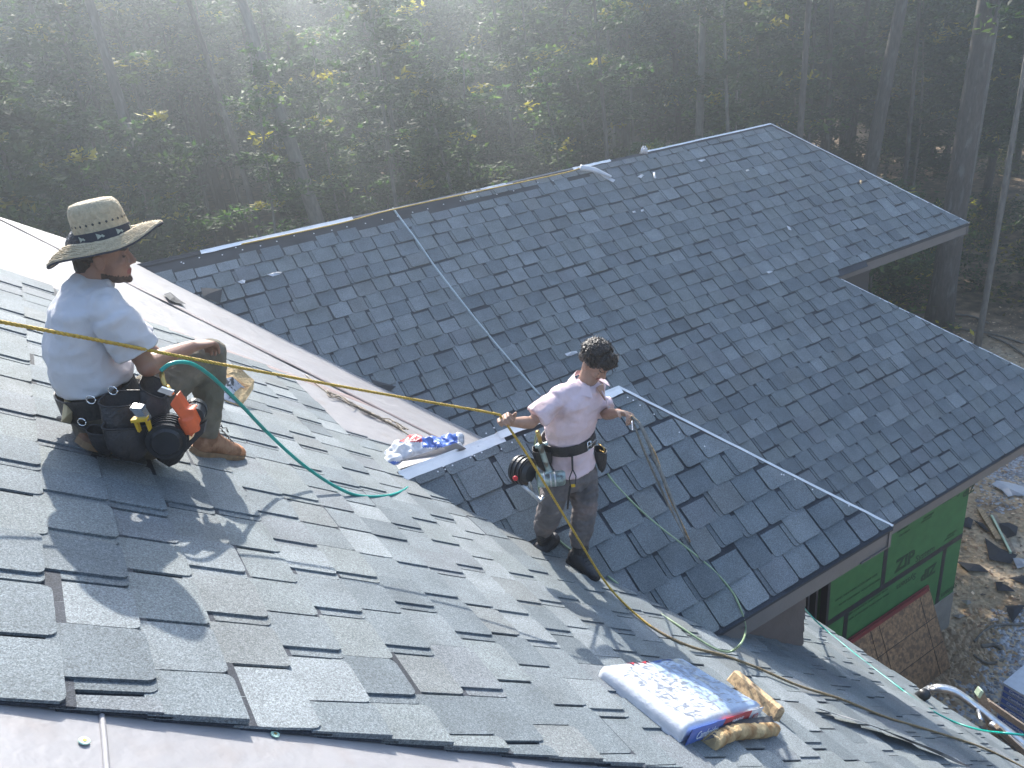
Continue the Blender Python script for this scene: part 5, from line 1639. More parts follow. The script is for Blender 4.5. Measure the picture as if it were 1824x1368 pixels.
disc(mb, H(347, 733, 3.12), ax, a1, a2, .042, .05, r2=.036); disc(mb, H(347, 733, 3.12) - ax * .03, ax, a1, a2, .046, .03)
link_mesh('end_cap', mb.mesh('end_cap', [M['blackp']]), ng)
mb = MB(); mb.tube([H(288, 664, 3.14), H(291, 680, 3.12), H(297, 690, 3.1)], .010, 8); mb.tube([H(296, 688, 3.1), H(306, 704, 3.08)], .013, 8)
link_mesh('hose_fitting', mb.mesh('hose_fitting', [M['brass']]), ng)
mb = MB(); px_prism(mb, [(280, 697), (287, 690), (309, 697), (305, 706)], 3.07, .012)
link_mesh('guard_plate', mb.mesh('guard_plate', [M['steel']]), ng)
mb = MB(); px_prism(mb, [(343, 782), (352, 760), (366, 752), (362, 772), (344, 790), (330, 806), (322, 800)], 3.08, .03)
link_mesh('nose', mb.mesh('nose', [M['leather']]), ng)

ng = empty('nail_gun', tuple(g2(981, 880, -.2))); tag(ng, 'grey-green coil nail gun hanging at the standing man\'s right hip', 'nail gun')
def gg(u, v, d=0): return H(u, v, 3.98 + d)
mb = MB()
mb.tube([gg(961, 790), gg(966, 806), gg(973, 826), gg(979, 842)], [.019, .018, .017, .02], 12)
mb.tube([gg(957, 855, -.02), gg(962, 855, -.02), gg(984, 853, -.02), gg(1003, 851, -.02), gg(1007, 851, -.02)], [.036, .046, .047, .046, .036], 16)
mb.tube([gg(953, 796), gg(976, 790)], .013, 8)
remeshed(mb, 'housing', .0038, ng, [M['tealm']], 2)
mb = MB()
cc = gg(981, 853, -.02)
for q in (.0, .35, -.5): mb.tube([cc + (gg(1003, 851, -.02) - cc) * q - cr * .004, cc + (gg(1003, 851, -.02) - cc) * q + cr * .004], .0485, 16)
link_mesh('clamp_ring', mb.mesh('clamp_ring', [M['steel']]), ng)
mb = MB()
c = gg(932, 838, .03); ax2 = (cr * .75 - cf * .65).normalized(); a2 = ax2.cross(UP).normalized(); a1 = a2.cross(ax2)
disc(mb, c - ax2 * .05, ax2, a1, a2, .082, .09, r2=.078); disc(mb, c + ax2 * .04, ax2, a1, a2, .066, .02, r2=.05)
for k in range(3): disc(mb, c - ax2 * (.04 - .03 * k), ax2, a1, a2, .087, .01)
link_mesh('magazine', mb.mesh('magazine', [M['blackp']]), ng)
mb = MB(); mb.ball(gg(918, 852, -.06), cr * .016, UP * .017, cf * .01); link_mesh('red_knob', mb.mesh('red_knob', [M['redp']]), ng)
mb = MB(); mb.tube([gg(931, 864, -.03), gg(945, 876, -.03), gg(962, 892, -.02), gg(968, 884, -.02)], [.012, .013, .014, .012], 8); mb.tube([gg(940, 852, 0), gg(948, 875, 0)], .01, 8)
link_mesh('nose', mb.mesh('nose', [M['steel']]), ng)
mb = MB(); mb.tube([gg(957, 768), gg(961, 780), gg(963, 792)], .013, 8); link_mesh('hose_fitting', mb.mesh('hose_fitting', [M['brass']]), ng)

# ------------------------------------------------------------------ packages on the roof
def wrinkle(p, s=1.0):
    return (1 - abs(noise.noise(V((p.x * 9, p.y * 22, p.z * 9)))) * 2.2) * .0022 * s + noise.noise(p * 40) * .0012 * s
T0, T1, T2, T3 = onA(1078, 1183, .085), onA(1212, 1170, .095), onA(1356, 1253, .11), onA(1226, 1293, .105)
bc_ = (T0 + T1 + T2 + T3) / 4 - UP * .1
bun = empty('shingle_bundle', tuple(bc_)); tag(bun, 'flat plastic-wrapped shingle bundle with blue and red end lying low on the near slope', 'shingle bundle')
e1 = (T3 - T0).normalized(); dn_ = -nAu
# body: superellipse-like wrapped block
mb = MB(); NX, NY = 46, 22
def topf(a, b):
    p = T0.lerp(T3, b).lerp(T1.lerp(T2, b), a) if False else (T0.lerp(T1, a)).lerp(T3.lerp(T2, a), b)
    ed = min(a, 1 - a, b, 1 - b)
    p = p - nAu * .012 * max(0, 1 - ed / .035) ** 2
    return p + nAu * (wrinkle(p, 1.1) + .002 * math.sin(a * 9 + b * 4))
vs = []; mi = []
ring = []
for j in range(NY + 1):
    for i in range(NX + 1): vs.append(topf(i / NX, j / NY))
W2 = NX + 1
fs = [(j * W2 + i, j * W2 + i + 1, (j + 1) * W2 + i + 1, (j + 1) * W2 + i) for j in range(NY) for i in range(NX)]
edge = [(i, 0) for i in range(NX)] + [(NX, j) for j in range(NY)] + [(i, NY) for i in range(NX, 0, -1)] + [(0, j) for j in range(NY, 0, -1)]
base = len(vs); ne = len(edge)
for L in (1, 2, 3):
    for (i, j) in edge:
        p = topf(i / NX, j / NY); cen = (T0 + T1 + T2 + T3) / 4
        out = (p - cen); out -= nAu * out.dot(nAu)
        vs.append(p - nAu * (.024 * L) + out.normalized() * (.008 * math.sin(L * 1.3) + wrinkle(p + V((L, 0, 0)), 1.3)))
prev = [j * W2 + i for i, j in edge]
for L in range(3):
    cur = [base + L * ne + k for k in range(ne)]
    for k in range(ne):
        k2 = (k + 1) % ne; fs.append((prev[k], cur[k], cur[k2], prev[k2]))
    prev = cur
fs.append(tuple(prev))
mb.add(vs, fs, 0, None, True)
M['wrapclear'] = mat('clear_patterned_wrapper', (0.54, 0.56, 0.60), 0.3, vary=0.1, vscale=14, bump=0.35, bscale=40)
M['printshade'] = mat('blue_print_and_shade_wrapper', (0.36, 0.46, 0.62), 0.28, vary=0.18, vscale=9, bump=0.35, bscale=40, dirt=(0.5, 0.5, 0.42), dscale=7, dlo=.55, dhi=.68)  # blue print plus the standing man's shadow, both put into the colour
me_ = mb.mesh('wrapper', [M['wrapclear'], M['printshade']])
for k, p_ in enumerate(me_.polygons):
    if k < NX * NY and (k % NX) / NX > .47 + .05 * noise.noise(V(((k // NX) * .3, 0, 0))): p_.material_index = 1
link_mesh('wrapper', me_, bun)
# printed strips: on top edge and long side facing the camera
def side_pt(b, hgt, out=.016):  # b along T3->T2, hgt below the top edge
    p = T3.lerp(T2, b); o_ = (T3 - T0).normalized()
    return p - nAu * hgt + o_ * out
def panel(name, b0, b1, h0_, h1_, m_):
    mb = MB(); n = 12
    vs = []
    for k in range(n + 1):
        b = b0 + (b1 - b0) * k / n
        for hh in (h0_, h1_):
            q = side_pt(b, hh, .017); vs.append(q + (T3 - T0).normalized() * (wrinkle(q) * .8 + .003))
    vs2 = [v - (T3 - T0).normalized() * .003 for v in vs]; m = len(vs)
    mb.add(vs + vs2, [(2 * k, 2 * k + 1, 2 * k + 3, 2 * k + 2) for k in range(n)] + [tuple(reversed([m + q for q in (2 * k, 2 * k + 1, 2 * k + 3, 2 * k + 2)])) for k in range(n)] + [(2 * k, 2 * k + 2, m + 2 * k + 2, m + 2 * k) for k in range(n)], 0, None, True)
    return link_mesh(name, mb.mesh(name, [m_]), bun)
panel('blue_label', .01, .42, .004, .078, M['bluewrap'])
panel('red_label', .425, .80, .004, .077, M['redwrap'])
panel('end_label', .805, .985, .004, .074, M['whitewrap'])
def on_side(txt, b, hh, sz, m_):
    xd = (T2 - T3).normalized(); p = side_pt(b, hh, .026)
    o = lettering(txt, p, xd, nAu, sz, m_, 'lettering', None); o.parent = bun; o.matrix_parent_inverse = BASE[bun.name].inverted(); return o
on_side('Cambridge', .22, .042, .055, M['whitetext']); on_side('SHINGLES', .60, .030, .034, M['whitetext']); on_side('BARDEAUX', .60, .064, .024, M['whitetext']); on_side('IKO', .88, .045, .05, M['redwrap'])
mb = MB(); q = [topf(.86, .04), topf(.99, .05), topf(1.0, .3), topf(.93, .16)]
# wrapped ends: blue and red patches at the far edge
for nm, a0, a1_, m_ in (('blue_label', .55, .82, 'bluewrap'), ('red_label', .25, .36, 'redwrap'), ('red_label', .42, .50, 'redwrap')):
    mb = MB(); n = 8; vs = []
    for k in range(n + 1):
        a = a0 + (a1_ - a0) * k / n
        for b in (.0, .045 + .02 * math.sin(k)): vs.append(topf(a, b) + nAu * .004)
    mb.add(vs, [(2 * k, 2 * k + 1, 2 * k + 3, 2 * k + 2) for k in range(n)], 0, None, True)
    link_mesh(nm, mb.mesh(nm, [M[m_]]), bun)
# grey printed ghost pattern of the wrapper seen as small marks
mb = MB(); rn = random.Random(12)
for _ in range(330):
    a, b = rn.uniform(.05, .95), rn.uniform(.08, .92)
    p = topf(a, b) + nAu * .0012; xd = (T1 - T0).normalized(); yd = (T3 - T0).normalized()
    L = rn.uniform(.012, .06); w_ = rn.uniform(.0015, .004); an = rn.choice([0, 0, .5, 1.57])
    x_ = (xd * math.cos(an) + yd * math.sin(an)) * L / 2; y_ = (yd * math.cos(an) - xd * math.sin(an)) * w_
    mb.add([p - x_ - y_, p + x_ - y_, p + x_ + y_, p - x_ + y_], [(0, 1, 2, 3)])
M['ghost'] = mat('pale_blue_print', (0.27, 0.30, 0.36), 0.35)
tag(link_mesh('wrapper_print', mb.mesh('wrapper_print', [M['ghost']]), bun), kind='stuff')
def blob(name, pts, rng_lift, m_, label, cat, vox=.006, amp=.008, seed=1, parent=None, sm=2, matfn=None, mats=None, sc=20):
    mb = MB()
    for (p, a, b, c) in pts: mb.ball(p, a, b, c)
    o = remeshed(mb, name, vox, parent, mats or [M[m_]], sm, fold(sc, amp, seed), matfn)
    return tag(o, label, cat) if parent is None else o
# foam pieces propping the bundle
mb = MB()
a, b = onA(1262, 1324, .03), onA(1372, 1300, .03)
mb.tube(smooth_path([a, a.lerp(b, .35) + nAu * .01 - (a - b).normalized().cross(nAu) * -.02, a.lerp(b, .7) + nAu * .012, b], 5), .033, 12, flat=1.5)
tag(remeshed(mb, 'foam_block', .006, None, [M['foam']], 1, fold(16, .007, 3)), 'torn brown foam lump under the lower corner of the shingle bundle', 'foam')
def board(name, corners, up, th, m_, label=None, cat=None, parent=None, group=None, bevel=.003):
    mb = MB(); mb.prism([V(c) for c in corners], up * th)
    me = mb.mesh(name, [M[m_]])
    bm = bmesh.new(); bm.from_mesh(me); bmesh.ops.recalc_face_normals(bm, faces=bm.faces); bmesh.ops.bevel(bm, geom=bm.edges, offset=bevel, segments=1, affect='EDGES'); bm.to_mesh(me); bm.free()
    o = link_mesh(name, me, parent)
    if label: tag(o, label, cat, group)
    return o
q0, q1 = onA(1288, 1216, 0.0), onA(1376, 1292, 0.0)
dd = (q1 - q0).normalized(); sd = nAu.cross(dd)
board('foam_board', [q0 + nAu * .01, q1 + nAu * .01, q1 + nAu * .10, q0 + nAu * .10 + dd * .02], sd * 1.0, .05, 'wood', 'tan foam-faced board standing on edge behind the shingle bundle', 'foam', bevel=.012)
board('felt_scrap', [onA(1250, 1322, .06), onA(1300, 1284, .075), onA(1375, 1276, .075), onA(1378, 1288, .07), onA(1318, 1300, .07)], nAu, .006, 'felt', 'dark shingle piece lying between the bundle and the brown foam', 'shingle piece')
# crumpled wrapper bag higher up
bp_ = [onA(700, 822, .06), onA(745, 818, .10), onA(790, 806, .11)]
mb = MB(); 
for p, s_ in ((H(716, 808, 5.03), .10), (H(742, 806, 5.08), .13), (H(770, 806, 5.2), .12), (H(798, 795, 5.3), .09), (H(700, 822, 4.9), .05), (H(812, 784, 5.4), .05)):
    mb.ball(p, cr * s_ * 1.1, cf * s_ * 1.2, (UP * .75) * s_)
def bagm(p):
    u, v = project(p)
    if u > 752 and v < 806 - (u - 752) * .12 and v > 772: return 1 if (v < 797 and u < 815) else 0
    if 712 < u < 768 and v < 787: return 2
    if u < 722 and v > 822: return 1
    return 0
bag = remeshed(mb, 'wrapper_bag', .008, None, [M['whitewrap'], M['bluewrap'], M['redwrap']], 1, lambda co, n, a=fold(9, .03, 5), b=fold(26, .008, 2): a(co, n) + b(co, n), bagm)
tag(bag, 'crumpled white wrapper with blue and red print at the foot of the underlayment', 'plastic bag')
board('paper_strip', [onA(706, 838, .012), onA(770, 842, .02), onC(830, 800, .03), onC(812, 790, .05), onA(700, 826, .02)], nAu, .008, 'under', 'pale curled paper strip under the crumpled wrapper', 'paper strip')
# foam cushion by the seated man's knee
pad = empty('kneeling_pad', tuple(onA(425, 712))); tag(pad, 'dirty foam kneeling pad lying behind the seated man\'s raised knee', 'cushion')
k0, k1, k2, k3 = onA(398, 680, .16), onA(425, 668, .17), onA(450, 697, .12), onA(428, 724, .03)
board('foam', [onA(386, 672, .10), onA(418, 664, .17), onA(453, 694, .11), onA(432, 728, .02), onA(398, 716, .02)], (cf * .6 + UP * .2).normalized(), .09, 'foam', parent=pad, bevel=.015)
board('dirty_face', [onA(392, 676, .115), onA(414, 671, .155), onA(441, 695, .105), onA(426, 720, .035), onA(400, 711, .035)], -(cf * .6 + UP * .2).normalized(), .004, 'foamdark', parent=pad, bevel=.001)
board('plywood_piece', [onA(322, 745, .02), onA(350, 716, .16), onA(368, 708, .16), onA(372, 790, .02), onA(330, 792, .01)], cf, .02, 'plywood', 'pale plywood offcut seen between the seated man\'s legs', 'board')
board('foam_block', [onA(108, 752, .14), onA(118, 680, .22), onA(150, 720, .16), onA(150, 760, .05)], cf, .05, 'plywood', 'tan foam seat wedge showing behind the seated man\'s belt', 'foam')

# cap nails
def cap_nail(p, n, label):
    t = empty('cap_nail', tuple(p)); tag(t, label, 'nail')
    mb = MB(); a1 = n.orthogonal().normalized(); a2 = n.cross(a1)
    disc(mb, p, n, a1, a2, .0125, .0022, 20, r2=.0115); link_mesh('washer', mb.mesh('washer', [M['lichen']]), t)
    mb = MB(); disc(mb, p + n * .0022, n, a1, a2, .0045, .0012, 10); link_mesh('nail_head', mb.mesh('nail_head', [M['brass']]), t)
cap_nail(onA(150, 1320, .0025), nAu, 'green plastic cap nail near the lap of the near underlayment')
cap_nail(onA(490, 1308, .0025), nAu, 'green plastic cap nail near the middle of the near underlayment edge')
# lap ridge of the near underlayment
mb = MB(); q = [onA(180, 1258, .006), onA(186, 1310, .008), onA(192, 1372, .008)]
mb.tube(smooth_path([onA(174, 1225, -.004), onA(184, 1300, .0), onA(192, 1400, .0)], 8), .007, 8)
o = mb.build('underlayment_lap', [M['under']]); o.parent = rA; o.matrix_parent_inverse = Matrix.Identity(4)
mb = MB(); rn = random.Random(4)
nu_ = nCu
for (u, v) in [(866, 772), (880, 762), (893, 800), (912, 788), (935, 775), (852, 795), (845, 812), (858, 806), (870, 798), (1118, 708), (1128, 713), (1140, 722), (1165, 738), (1210, 770), (1255, 795), (1396, 846), (1392, 845), (1416, 854), (1447, 872), (1512, 901), (780, 840), (793, 836), (806, 829), (838, 815)]:
    c = onC(u, v, .04); disc(mb, c, nu_, V((1, 0, 0)), V((0, 1, P)).normalized(), .006, .002, 8)
for (u, v) in [(323, 467), (327, 469), (355, 459), (396, 454), (420, 441), (432, 445), (464, 438), (493, 430), (524, 420), (559, 416), (591, 410), (618, 404), (651, 398), (681, 391), (708, 385), (735, 378), (762, 372), (790, 364), (820, 358), (850, 350), (885, 346), (915, 340), (958, 325), (985, 322)]:
    c = onB(u, v, .04); disc(mb, c, nu_, V((1, 0, 0)), V((0, 1, P)).normalized(), .009, .002, 8)
M['nailw'] = mat('galvanised_nail_head', (.7, .7, .72), .4)
o = mb.build('nail_heads', [M['nailw']]); tag(o, 'nail heads dotted along the bare ridges', kind='stuff')
# scraps of film on the roofs
def scrap(pts, fn, label, m_='whitewrap', cat='plastic scrap', name='plastic_scrap', lift=.04, th=.002, curl=.02):
    mb = MB(); q = [fn(u, v, lift + curl * (i % 2)) for i, (u, v) in enumerate(pts)]
    c = sum(q, V((0, 0, 0))) / len(q)
    n_ = len(q)
    vs = q + [c + UP * curl * .8]; low = [v - UP * th for v in vs]
    mb.add(vs + low, [(i, (i + 1) % n_, n_) for i in range(n_)] + [(n_ + 1 + (i + 1) % n_, n_ + 1 + i, 2 * n_ + 1) for i in range(n_)] + [(i, n_ + 1 + i, n_ + 1 + (i + 1) % n_, (i + 1) % n_) for i in range(n_)])
    o = mb.build(name, [M[m_]]); return tag(o, label, cat)
scrap([(423, 502), (432, 498), (437, 499), (436, 504), (430, 505)], onB, 'small white scrap on the big slope, left of the paired scraps')
scrap([(476, 489), (486, 487), (494, 484), (503, 485), (497, 489), (486, 492)], onB, 'twisted white film strip near the left end of the big slope')
scrap([(1006, 630), (1014, 627), (1027, 625), (1029, 628), (1018, 633), (1010, 634)], onB, 'torn white film strip just left of the dark-haired man\'s head')
scrap([(1135, 315), (1144, 310), (1147, 312), (1142, 317)], onB, 'white folded scrap below the white roll on the ridge')
scrap([(1163, 307), (1167, 306), (1169, 318), (1165, 317)], onB, 'thin upright sliver of film right of the folded scrap')
scrap([(1243, 286), (1254, 283), (1257, 285), (1250, 288)], onB, 'white scrap high on the big slope near the ridge peak')
scrap([(1328, 303), (1334, 301), (1335, 304), (1330, 305)], onB, 'tiny white scrap right of the high one')
scrap([(1126, 377), (1131, 375), (1133, 378), (1128, 379)], onB, 'tiny white crumb in the middle of the big slope')
scrap([(1141, 374), (1146, 372), (1147, 376), (1142, 377)], onB, 'slightly larger white crumb beside the tiny one')
scrap([(1365, 484), (1374, 482), (1377, 484), (1369, 487)], onB, 'white flake on the big slope below its centre right')
scrap([(1401, 402), (1407, 404), (1410, 410), (1405, 409)], onB, 'pale grey flake on the right part of the big slope')
scrap([(1531, 320), (1536, 322), (1535, 328), (1532, 327)], onB, 'small tan leaf on the slope near the right hip', 'wood', 'leaf', 'leaf')
scrap([(292, 524), (303, 520), (320, 534), (331, 541), (316, 540), (302, 534)], onA, 'torn grey tear in the white underlayment by the straw hat', 'felt', 'felt scrap', 'felt_scrap', .03)
scrap([(357, 512), (396, 515), (392, 540), (362, 528)], onB, 'loose dark felt piece at the left foot of the big slope', 'felt', 'felt scrap', 'felt_scrap', .045)
scrap([(662, 676), (705, 688), (695, 697), (668, 690)], onB, 'loose dark felt piece by the valley above the tan cords', 'felt', 'felt scrap', 'felt_scrap', .045)
# white roll of wrap at the ridge
rl = empty('film_roll', tuple(onB(1062, 310, .04))); tag(rl, 'flattened roll of white film draped over the ridge', 'plastic film')
mb = MB(); mb.tube(smooth_path([onB(1034, 298, .10), onB(1060, 303, .10), onB(1089, 315, .08)], 6), [.045] * 7 + [.04, .035, .03, .028, .024, .02], 12, flat=.7); link_mesh('roll', mb.mesh('roll', [M['whitewrap']]), rl)
mb = MB(); mb.prism([onB(1064, 306, .05), onB(1096, 321, .05), onB(1092, 325, .04), onB(1075, 316, .04)], UP * .006); link_mesh('loose_end', mb.mesh('loose_end', [M['whitewrap']]), rl)
mb = MB()
for k in range(5):
    a = onB(1141 + k * 3, 274, .05); mb.tube([a, a + UP * (.09 + .03 * (k % 2)) + cr * (.03 - .01 * k)], .012, 5)
o = mb.build('paper_scrap', [M['whitewrap']]); tag(o, 'crumpled white paper sticking up over the ridge', 'paper')

# ------------------------------------------------------------------ on the ground
def gP(u, v, z=.02):
    p = onG(u, v, 0.05); return V((p.x, p.y, gz(p.x, p.y) + z))
def ground_sheet(pts, m_, label, cat, name, th=.006, curl=.05):
    mb = MB(); n_ = len(pts)
    q = [gP(u, v, .03 + curl * abs(noise.noise(V((u * .1, v * .1, 1))))) for u, v in pts]
    c = sum(q, V((0, 0, 0))) / n_ + UP * .03
    vs = q + [c]; low = [v - UP * th for v in vs]
    mb.add(vs + low, [(i, (i + 1) % n_, n_) for i in range(n_)] + [(n_ + 1 + (i + 1) % n_, n_ + 1 + i, 2 * n_ + 1) for i in range(n_)] + [(i, n_ + 1 + i, n_ + 1 + (i + 1) % n_, (i + 1) % n_) for i in range(n_)])
    o = mb.build(name, [M[m_]]); return tag(o, label, cat)
fs_ = 'felt_scrap'
ground_sheet([(1711, 929), (1724, 926), (1733, 930), (1729, 943), (1713, 938)], 'felt', 'small dark felt scrap nearest the green wall corner', 'felt scrap', fs_)
ground_sheet([(1733, 930), (1750, 935), (1766, 951), (1752, 946)], 'felt', 'narrow dark felt strip left of the tan plank', 'felt scrap', fs_)
ground_sheet([(1754, 960), (1780, 978), (1812, 990), (1800, 1005), (1762, 999)], 'felt', 'largest dark felt sheet lying below the planks', 'felt scrap', fs_, curl=.1)
ground_sheet([(1704, 1001), (1745, 1006), (1761, 1018), (1724, 1020)], 'felt', 'dark arrow-shaped felt piece right of the wall foot', 'felt scrap', fs_)
ground_sheet([(1773, 1036), (1786, 1038), (1808, 1056), (1776, 1052)], 'felt', 'dark felt triangle with a tan chip beside it', 'felt scrap', fs_)
ground_sheet([(1789, 1078), (1826, 1080), (1804, 1107)], 'felt', 'lowest dark felt triangle on the bare soil', 'felt scrap', fs_)
ground_sheet([(1797, 1028), (1826, 1024), (1830, 1040)], 'felt', 'dark felt sliver at the right edge of the yard', 'felt scrap', fs_)
ground_sheet([(1778, 940), (1796, 938), (1812, 945), (1808, 966), (1788, 963)], 'felt', 'rolled dark felt lying over the green-edged trim', 'felt scrap', fs_, curl=.2)
ground_sheet([(1765, 866), (1775, 862), (1794, 862), (1826, 868), (1826, 886), (1800, 880), (1803, 887), (1795, 888), (1783, 874)], 'whitewrap', 'crumpled white plastic sheet lying on the gravel', 'plastic sheet', 'plastic_sheet', curl=.2)
ground_sheet([(1803, 1000), (1813, 997), (1828, 1002), (1828, 1014), (1812, 1014)], 'whitewrap', 'round white plastic lid on the felt sheet edge', 'plastic sheet', 'plastic_sheet', curl=.12)
ground_sheet([(1712, 1070), (1728, 1068), (1730, 1076), (1722, 1080)], 'concrete', 'grey paper scrap under the tall wall corner', 'paper', 'paper_scrap', curl=.12)
ground_sheet([(1697, 1095), (1712, 1091), (1720, 1095), (1708, 1101)], 'concrete', 'second grey paper scrap nearer the leaning board', 'paper', 'paper_scrap', curl=.12)
def plank(u0, v0, u1, v1, w, th, m_, label, lift=.05, cat='plank', name='plank'):
    a, b = gP(u0, v0, lift), gP(u1, v1, lift); d = (b - a).normalized(); s_ = d.cross(UP).normalized()
    board(name, [a - s_ * w / 2, b - s_ * w / 2, b + s_ * w / 2, a + s_ * w / 2], UP, th, m_, label, cat)
plank(1744, 913, 1778, 964, .10, .03, 'wood', 'light tan plank lying on the soil')
plank(1768, 922, 1802, 987, .12, .03, 'oldwood', 'weathered trim length beside the tan plank')
M['palegreen'] = mat('pale_green_trim', (.5, .62, .45), .6)
plank(1765, 925, 1799, 989, .04, .05, 'palegreen', 'pale green trim edge against the weathered trim')
plank(1786, 1040, 1795, 1044, .08, .02, 'wood', 'tan wood chip next to a felt triangle', cat='wood chip', name='wood_chip')
def stick(pts, r, label):
    mb = MB(); mb.tube(smooth_path([gP(u, v, .04) for u, v in pts], 5), r, 6); tag(mb.build('stick', [M['palebark']]), label, 'stick')
stick([(1736, 1141), (1755, 1122), (1778, 1113), (1822, 1112)], .018, 'curved pale stick on the bare soil')
stick([(1620, 1216), (1634, 1202), (1650, 1190), (1672, 1178)], .022, 'pale stick by the foot of the leaning board')
stick([(1748, 1150), (1770, 1148), (1784, 1155)], .03, 'short dark root on the soil')
stick([(1735, 1165), (1760, 1180), (1790, 1172)], .02, 'bent twig under the curved stick')
for k, (u0, v0, u1, v1) in enumerate([(1705, 585, 1824, 612), (1760, 598, 1830, 640), (1700, 560, 1760, 575), (1690, 640, 1740, 622)]):
    stick([(u0, v0), ((u0 + u1) / 2, (v0 + v1) / 2 - 4), (u1, v1)], .03, ['fallen pale branch at the wood edge', 'second fallen branch nearer the yard', 'short fallen branch by the thick trunk', 'small fallen branch beside the far eave'][k])
# clods along the dug foundation edge
mb = MB(); rn = random.Random(8)
for _ in range(900):
    t = rn.random(); u = 1665 + 95 * t + rn.gauss(0, 18); v = 1200 - 60 * t + rn.gauss(0, 30)
    p = gP(u, v, 0); r = rn.uniform(.02, .09) * rn.random() + .015; k = rn.uniform(.7, 1.2)
    stone(mb, p.x, p.y, r, (.46 * k, .33 * k, .21 * k), .8)
tag(mb.build('soil_clods', [M['litterm']]), 'dug clods of soil by the wall foot', kind='stuff')

# leaning strand boards
def osb(dx, y0, name, label, red):
    root = empty('strand_board', tuple(V((8.0 + dx, y0 - .4, .1)))); tag(root, label, 'board', 'boards leaning on the green wall')
    TL = V((onW(1497, 1133, YW - .06).x - .35 + dx, y0, onW(1497, 1133, YW - .06).z - .03)); TR = V((onW(1654, 1047, YW - .06).x + dx, y0, onW(1654, 1047, YW - .06).z))
    TL.z = TR.z
    dn2 = V((.05, -.46, -TR.z + .02)); 
    mb = MB(); mb.prism([TL, TR, TR + dn2, TL + dn2], V((0, .011, .003)))
    link_mesh('panel', mb.mesh('panel', [M['osb']]), root)
    mb = MB(); mb.prism([TL + V((0, -.001, .001)), TR + V((0, -.001, .001)), TR + dn2 * .035 + V((0, -.001, .001)), TL + dn2 * .035 + V((0, -.001, .001))], V((0, .014, .006)))
    link_mesh('painted_edge', mb.mesh('painted_edge', [M['osbedge']]), root)
    if red:
        for a0, b0, a1_, b1 in [(0, .33, 1, .33), (0, .66, 1, .66), (.42, 0, .42, 1), (.5, 0, .5, 1), (.9, 0, .9, 1)]:
            def q_(a, b): return TL.lerp(TR, a) + dn2 * b + V((0, -.0015, 0))
            mb = MB(); mb.tube([q_(a0, b0 * .96 + .035), q_(a1_, b1 * .96 + .035)], .005, 4)
            link_mesh('guide_line', mb.mesh('guide_line', [M['line']]), root)
osb(0, YW - .062, 'a', 'front strand board leaning on the green wall, printed with guide lines', True)
osb(.05, YW - .03, 'b', 'strand board behind the front one, only its red edge showing', False)

# ladder over the near eave
lad = empty('ladder', tuple(onG(1800, 1330))); tag(lad, 'aluminium ladder with curved top arm standing at the near eave', 'ladder')
def E_(u, v, rg): return H(u, v, rg)
r1_ = [onA(1642, 1240, .03), E_(1650, 1231, 6.52), E_(1672, 1226, 6.55), E_(1700, 1232, 6.6), E_(1733, 1254, 6.62), E_(1780, 1291, 6.62), E_(1830, 1330, 6.62), E_(1880, 1370, 6.62)]
mb = MB(); mb.tube(smooth_path(r1_, 5), .04, 4, flat=.75); link_mesh('rail', mb.mesh('rail', [M['alu']]), lad)
r2_ = [E_(1764, 1288, 6.3), E_(1800, 1318, 6.3), E_(1850, 1355, 6.3)]
mb = MB(); mb.tube(r2_, .03, 4, flat=.8); link_mesh('rail', mb.mesh('rail', [M['alu']]), lad)
for k in range(4):
    a = E_(1741 + k * 28, 1262 + k * 22, 6.62); b = E_(1735 + k * 28 + 12, 1270 + k * 22 + 12, 6.35)
    mb = MB(); mb.tube([a, b], .016, 8); link_mesh('rung', mb.mesh('rung', [M['alu']]), lad)
mb = MB(); mb.tube([onA(1636, 1243, .0), onA(1648, 1236, .08)], .045, 10); link_mesh('foot_pad', mb.mesh('foot_pad', [M['blackp']]), lad)
def post(pts, rg, label, m_='oldwood', th=.05):
    q = [H(u, v, rg) for u, v in pts]
    board('timber', q, cf, th, m_, label, 'timber')
post([(1742, 1240), (1752, 1232), (1763, 1254), (1782, 1330), (1772, 1326), (1752, 1270)], 6.75, 'upright timber with green painted end beside the ladder')
post([(1758, 1256), (1764, 1250), (1830, 1296), (1830, 1308)], 6.9, 'long timber brace running off behind the ladder')
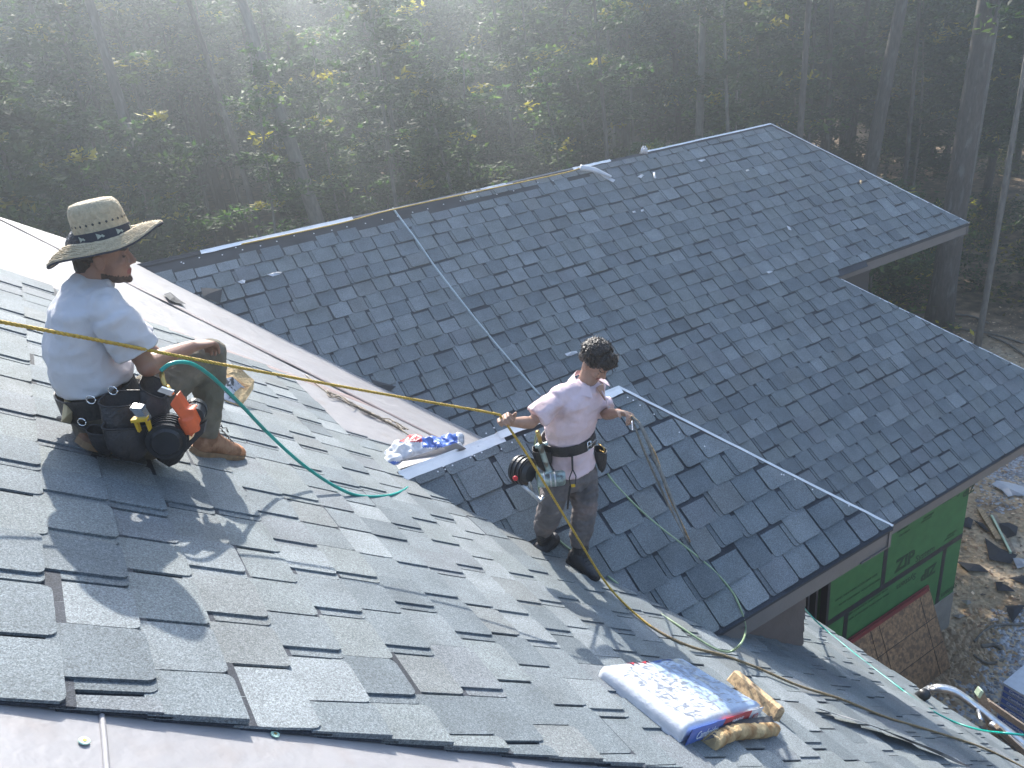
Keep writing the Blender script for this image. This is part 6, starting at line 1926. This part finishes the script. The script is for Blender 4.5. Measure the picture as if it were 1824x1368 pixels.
post([(1775, 1300), (1781, 1296), (1840, 1350), (1836, 1362)], 6.1, 'lower timber rail in front of the ladder')
board('green_block', [H(1741, 1241, 6.73), H(1748, 1230, 6.73), H(1753, 1233, 6.73), H(1746, 1245, 6.73)], cf, .06, 'palegreen', 'green painted block on top of the timber', 'timber')

# pallet of shingle bundles
ztop_ = .98
r = ray(1787, 1217); C0 = EYE + r * ((ztop_ - ZC) / r.z)
pal = empty('bundle_stack', (C0.x + .5, C0.y - .5, 0)); tag(pal, 'wrapped stack of blue and red labelled shingle bundles at the right edge of the yard', 'shingle stack')
for k in range(8):
    z0 = .12 + k * .107
    mb = MB(); mb.box((C0.x + .6, C0.y - .7, z0 + .048), (.6, 0, 0), (0, .7, 0), (0, 0, .047)); me = mb.mesh('bundle', [M['whitewrap']])
    bo = link_mesh('bundle', me, pal)
    for a_, b_, m_ in ((0.02, .42, 'bluewrap'), (.45, .75, 'redwrap'), (.8, 1.25, 'bluewrap')):
        mb = MB(); mb.box((C0.x - .004, C0.y - (a_ + b_) / 2, z0 + .05), (.003, 0, 0), (0, (b_ - a_) / 2, 0), (0, 0, .034))
        o = link_mesh('label', mb.mesh('label', [M[m_]]), None); o.parent = bo; o.matrix_parent_inverse = Matrix.Identity(4)
    o = lettering('Cambridge', (C0.x - .009, C0.y - .22, z0 + .05), (0, -1, 0), (0, 0, 1), .06, M['whitetext'], 'lettering', bo, bold=.001)
mb = MB(); mb.box((C0.x + .6, C0.y - .7, .985), (.605, 0, 0), (0, .705, 0), (0, 0, .006)); mb.box((C0.x - .002, C0.y - .7, .965), (.004, 0, 0), (0, .7, 0), (0, 0, .012))
link_mesh('top_wrap', mb.mesh('top_wrap', [M['wrapclear']]), pal)
mb = MB()
for k in range(3): mb.box((C0.x + .1 + .5 * k, C0.y - .7, .05), (.05, 0, 0), (0, .7, 0), (0, 0, .05))
mb.box((C0.x + .6, C0.y - .7, .108), (.6, 0, 0), (0, .7, 0), (0, 0, .01))
link_mesh('pallet', mb.mesh('pallet', [M['oldwood']]), pal)
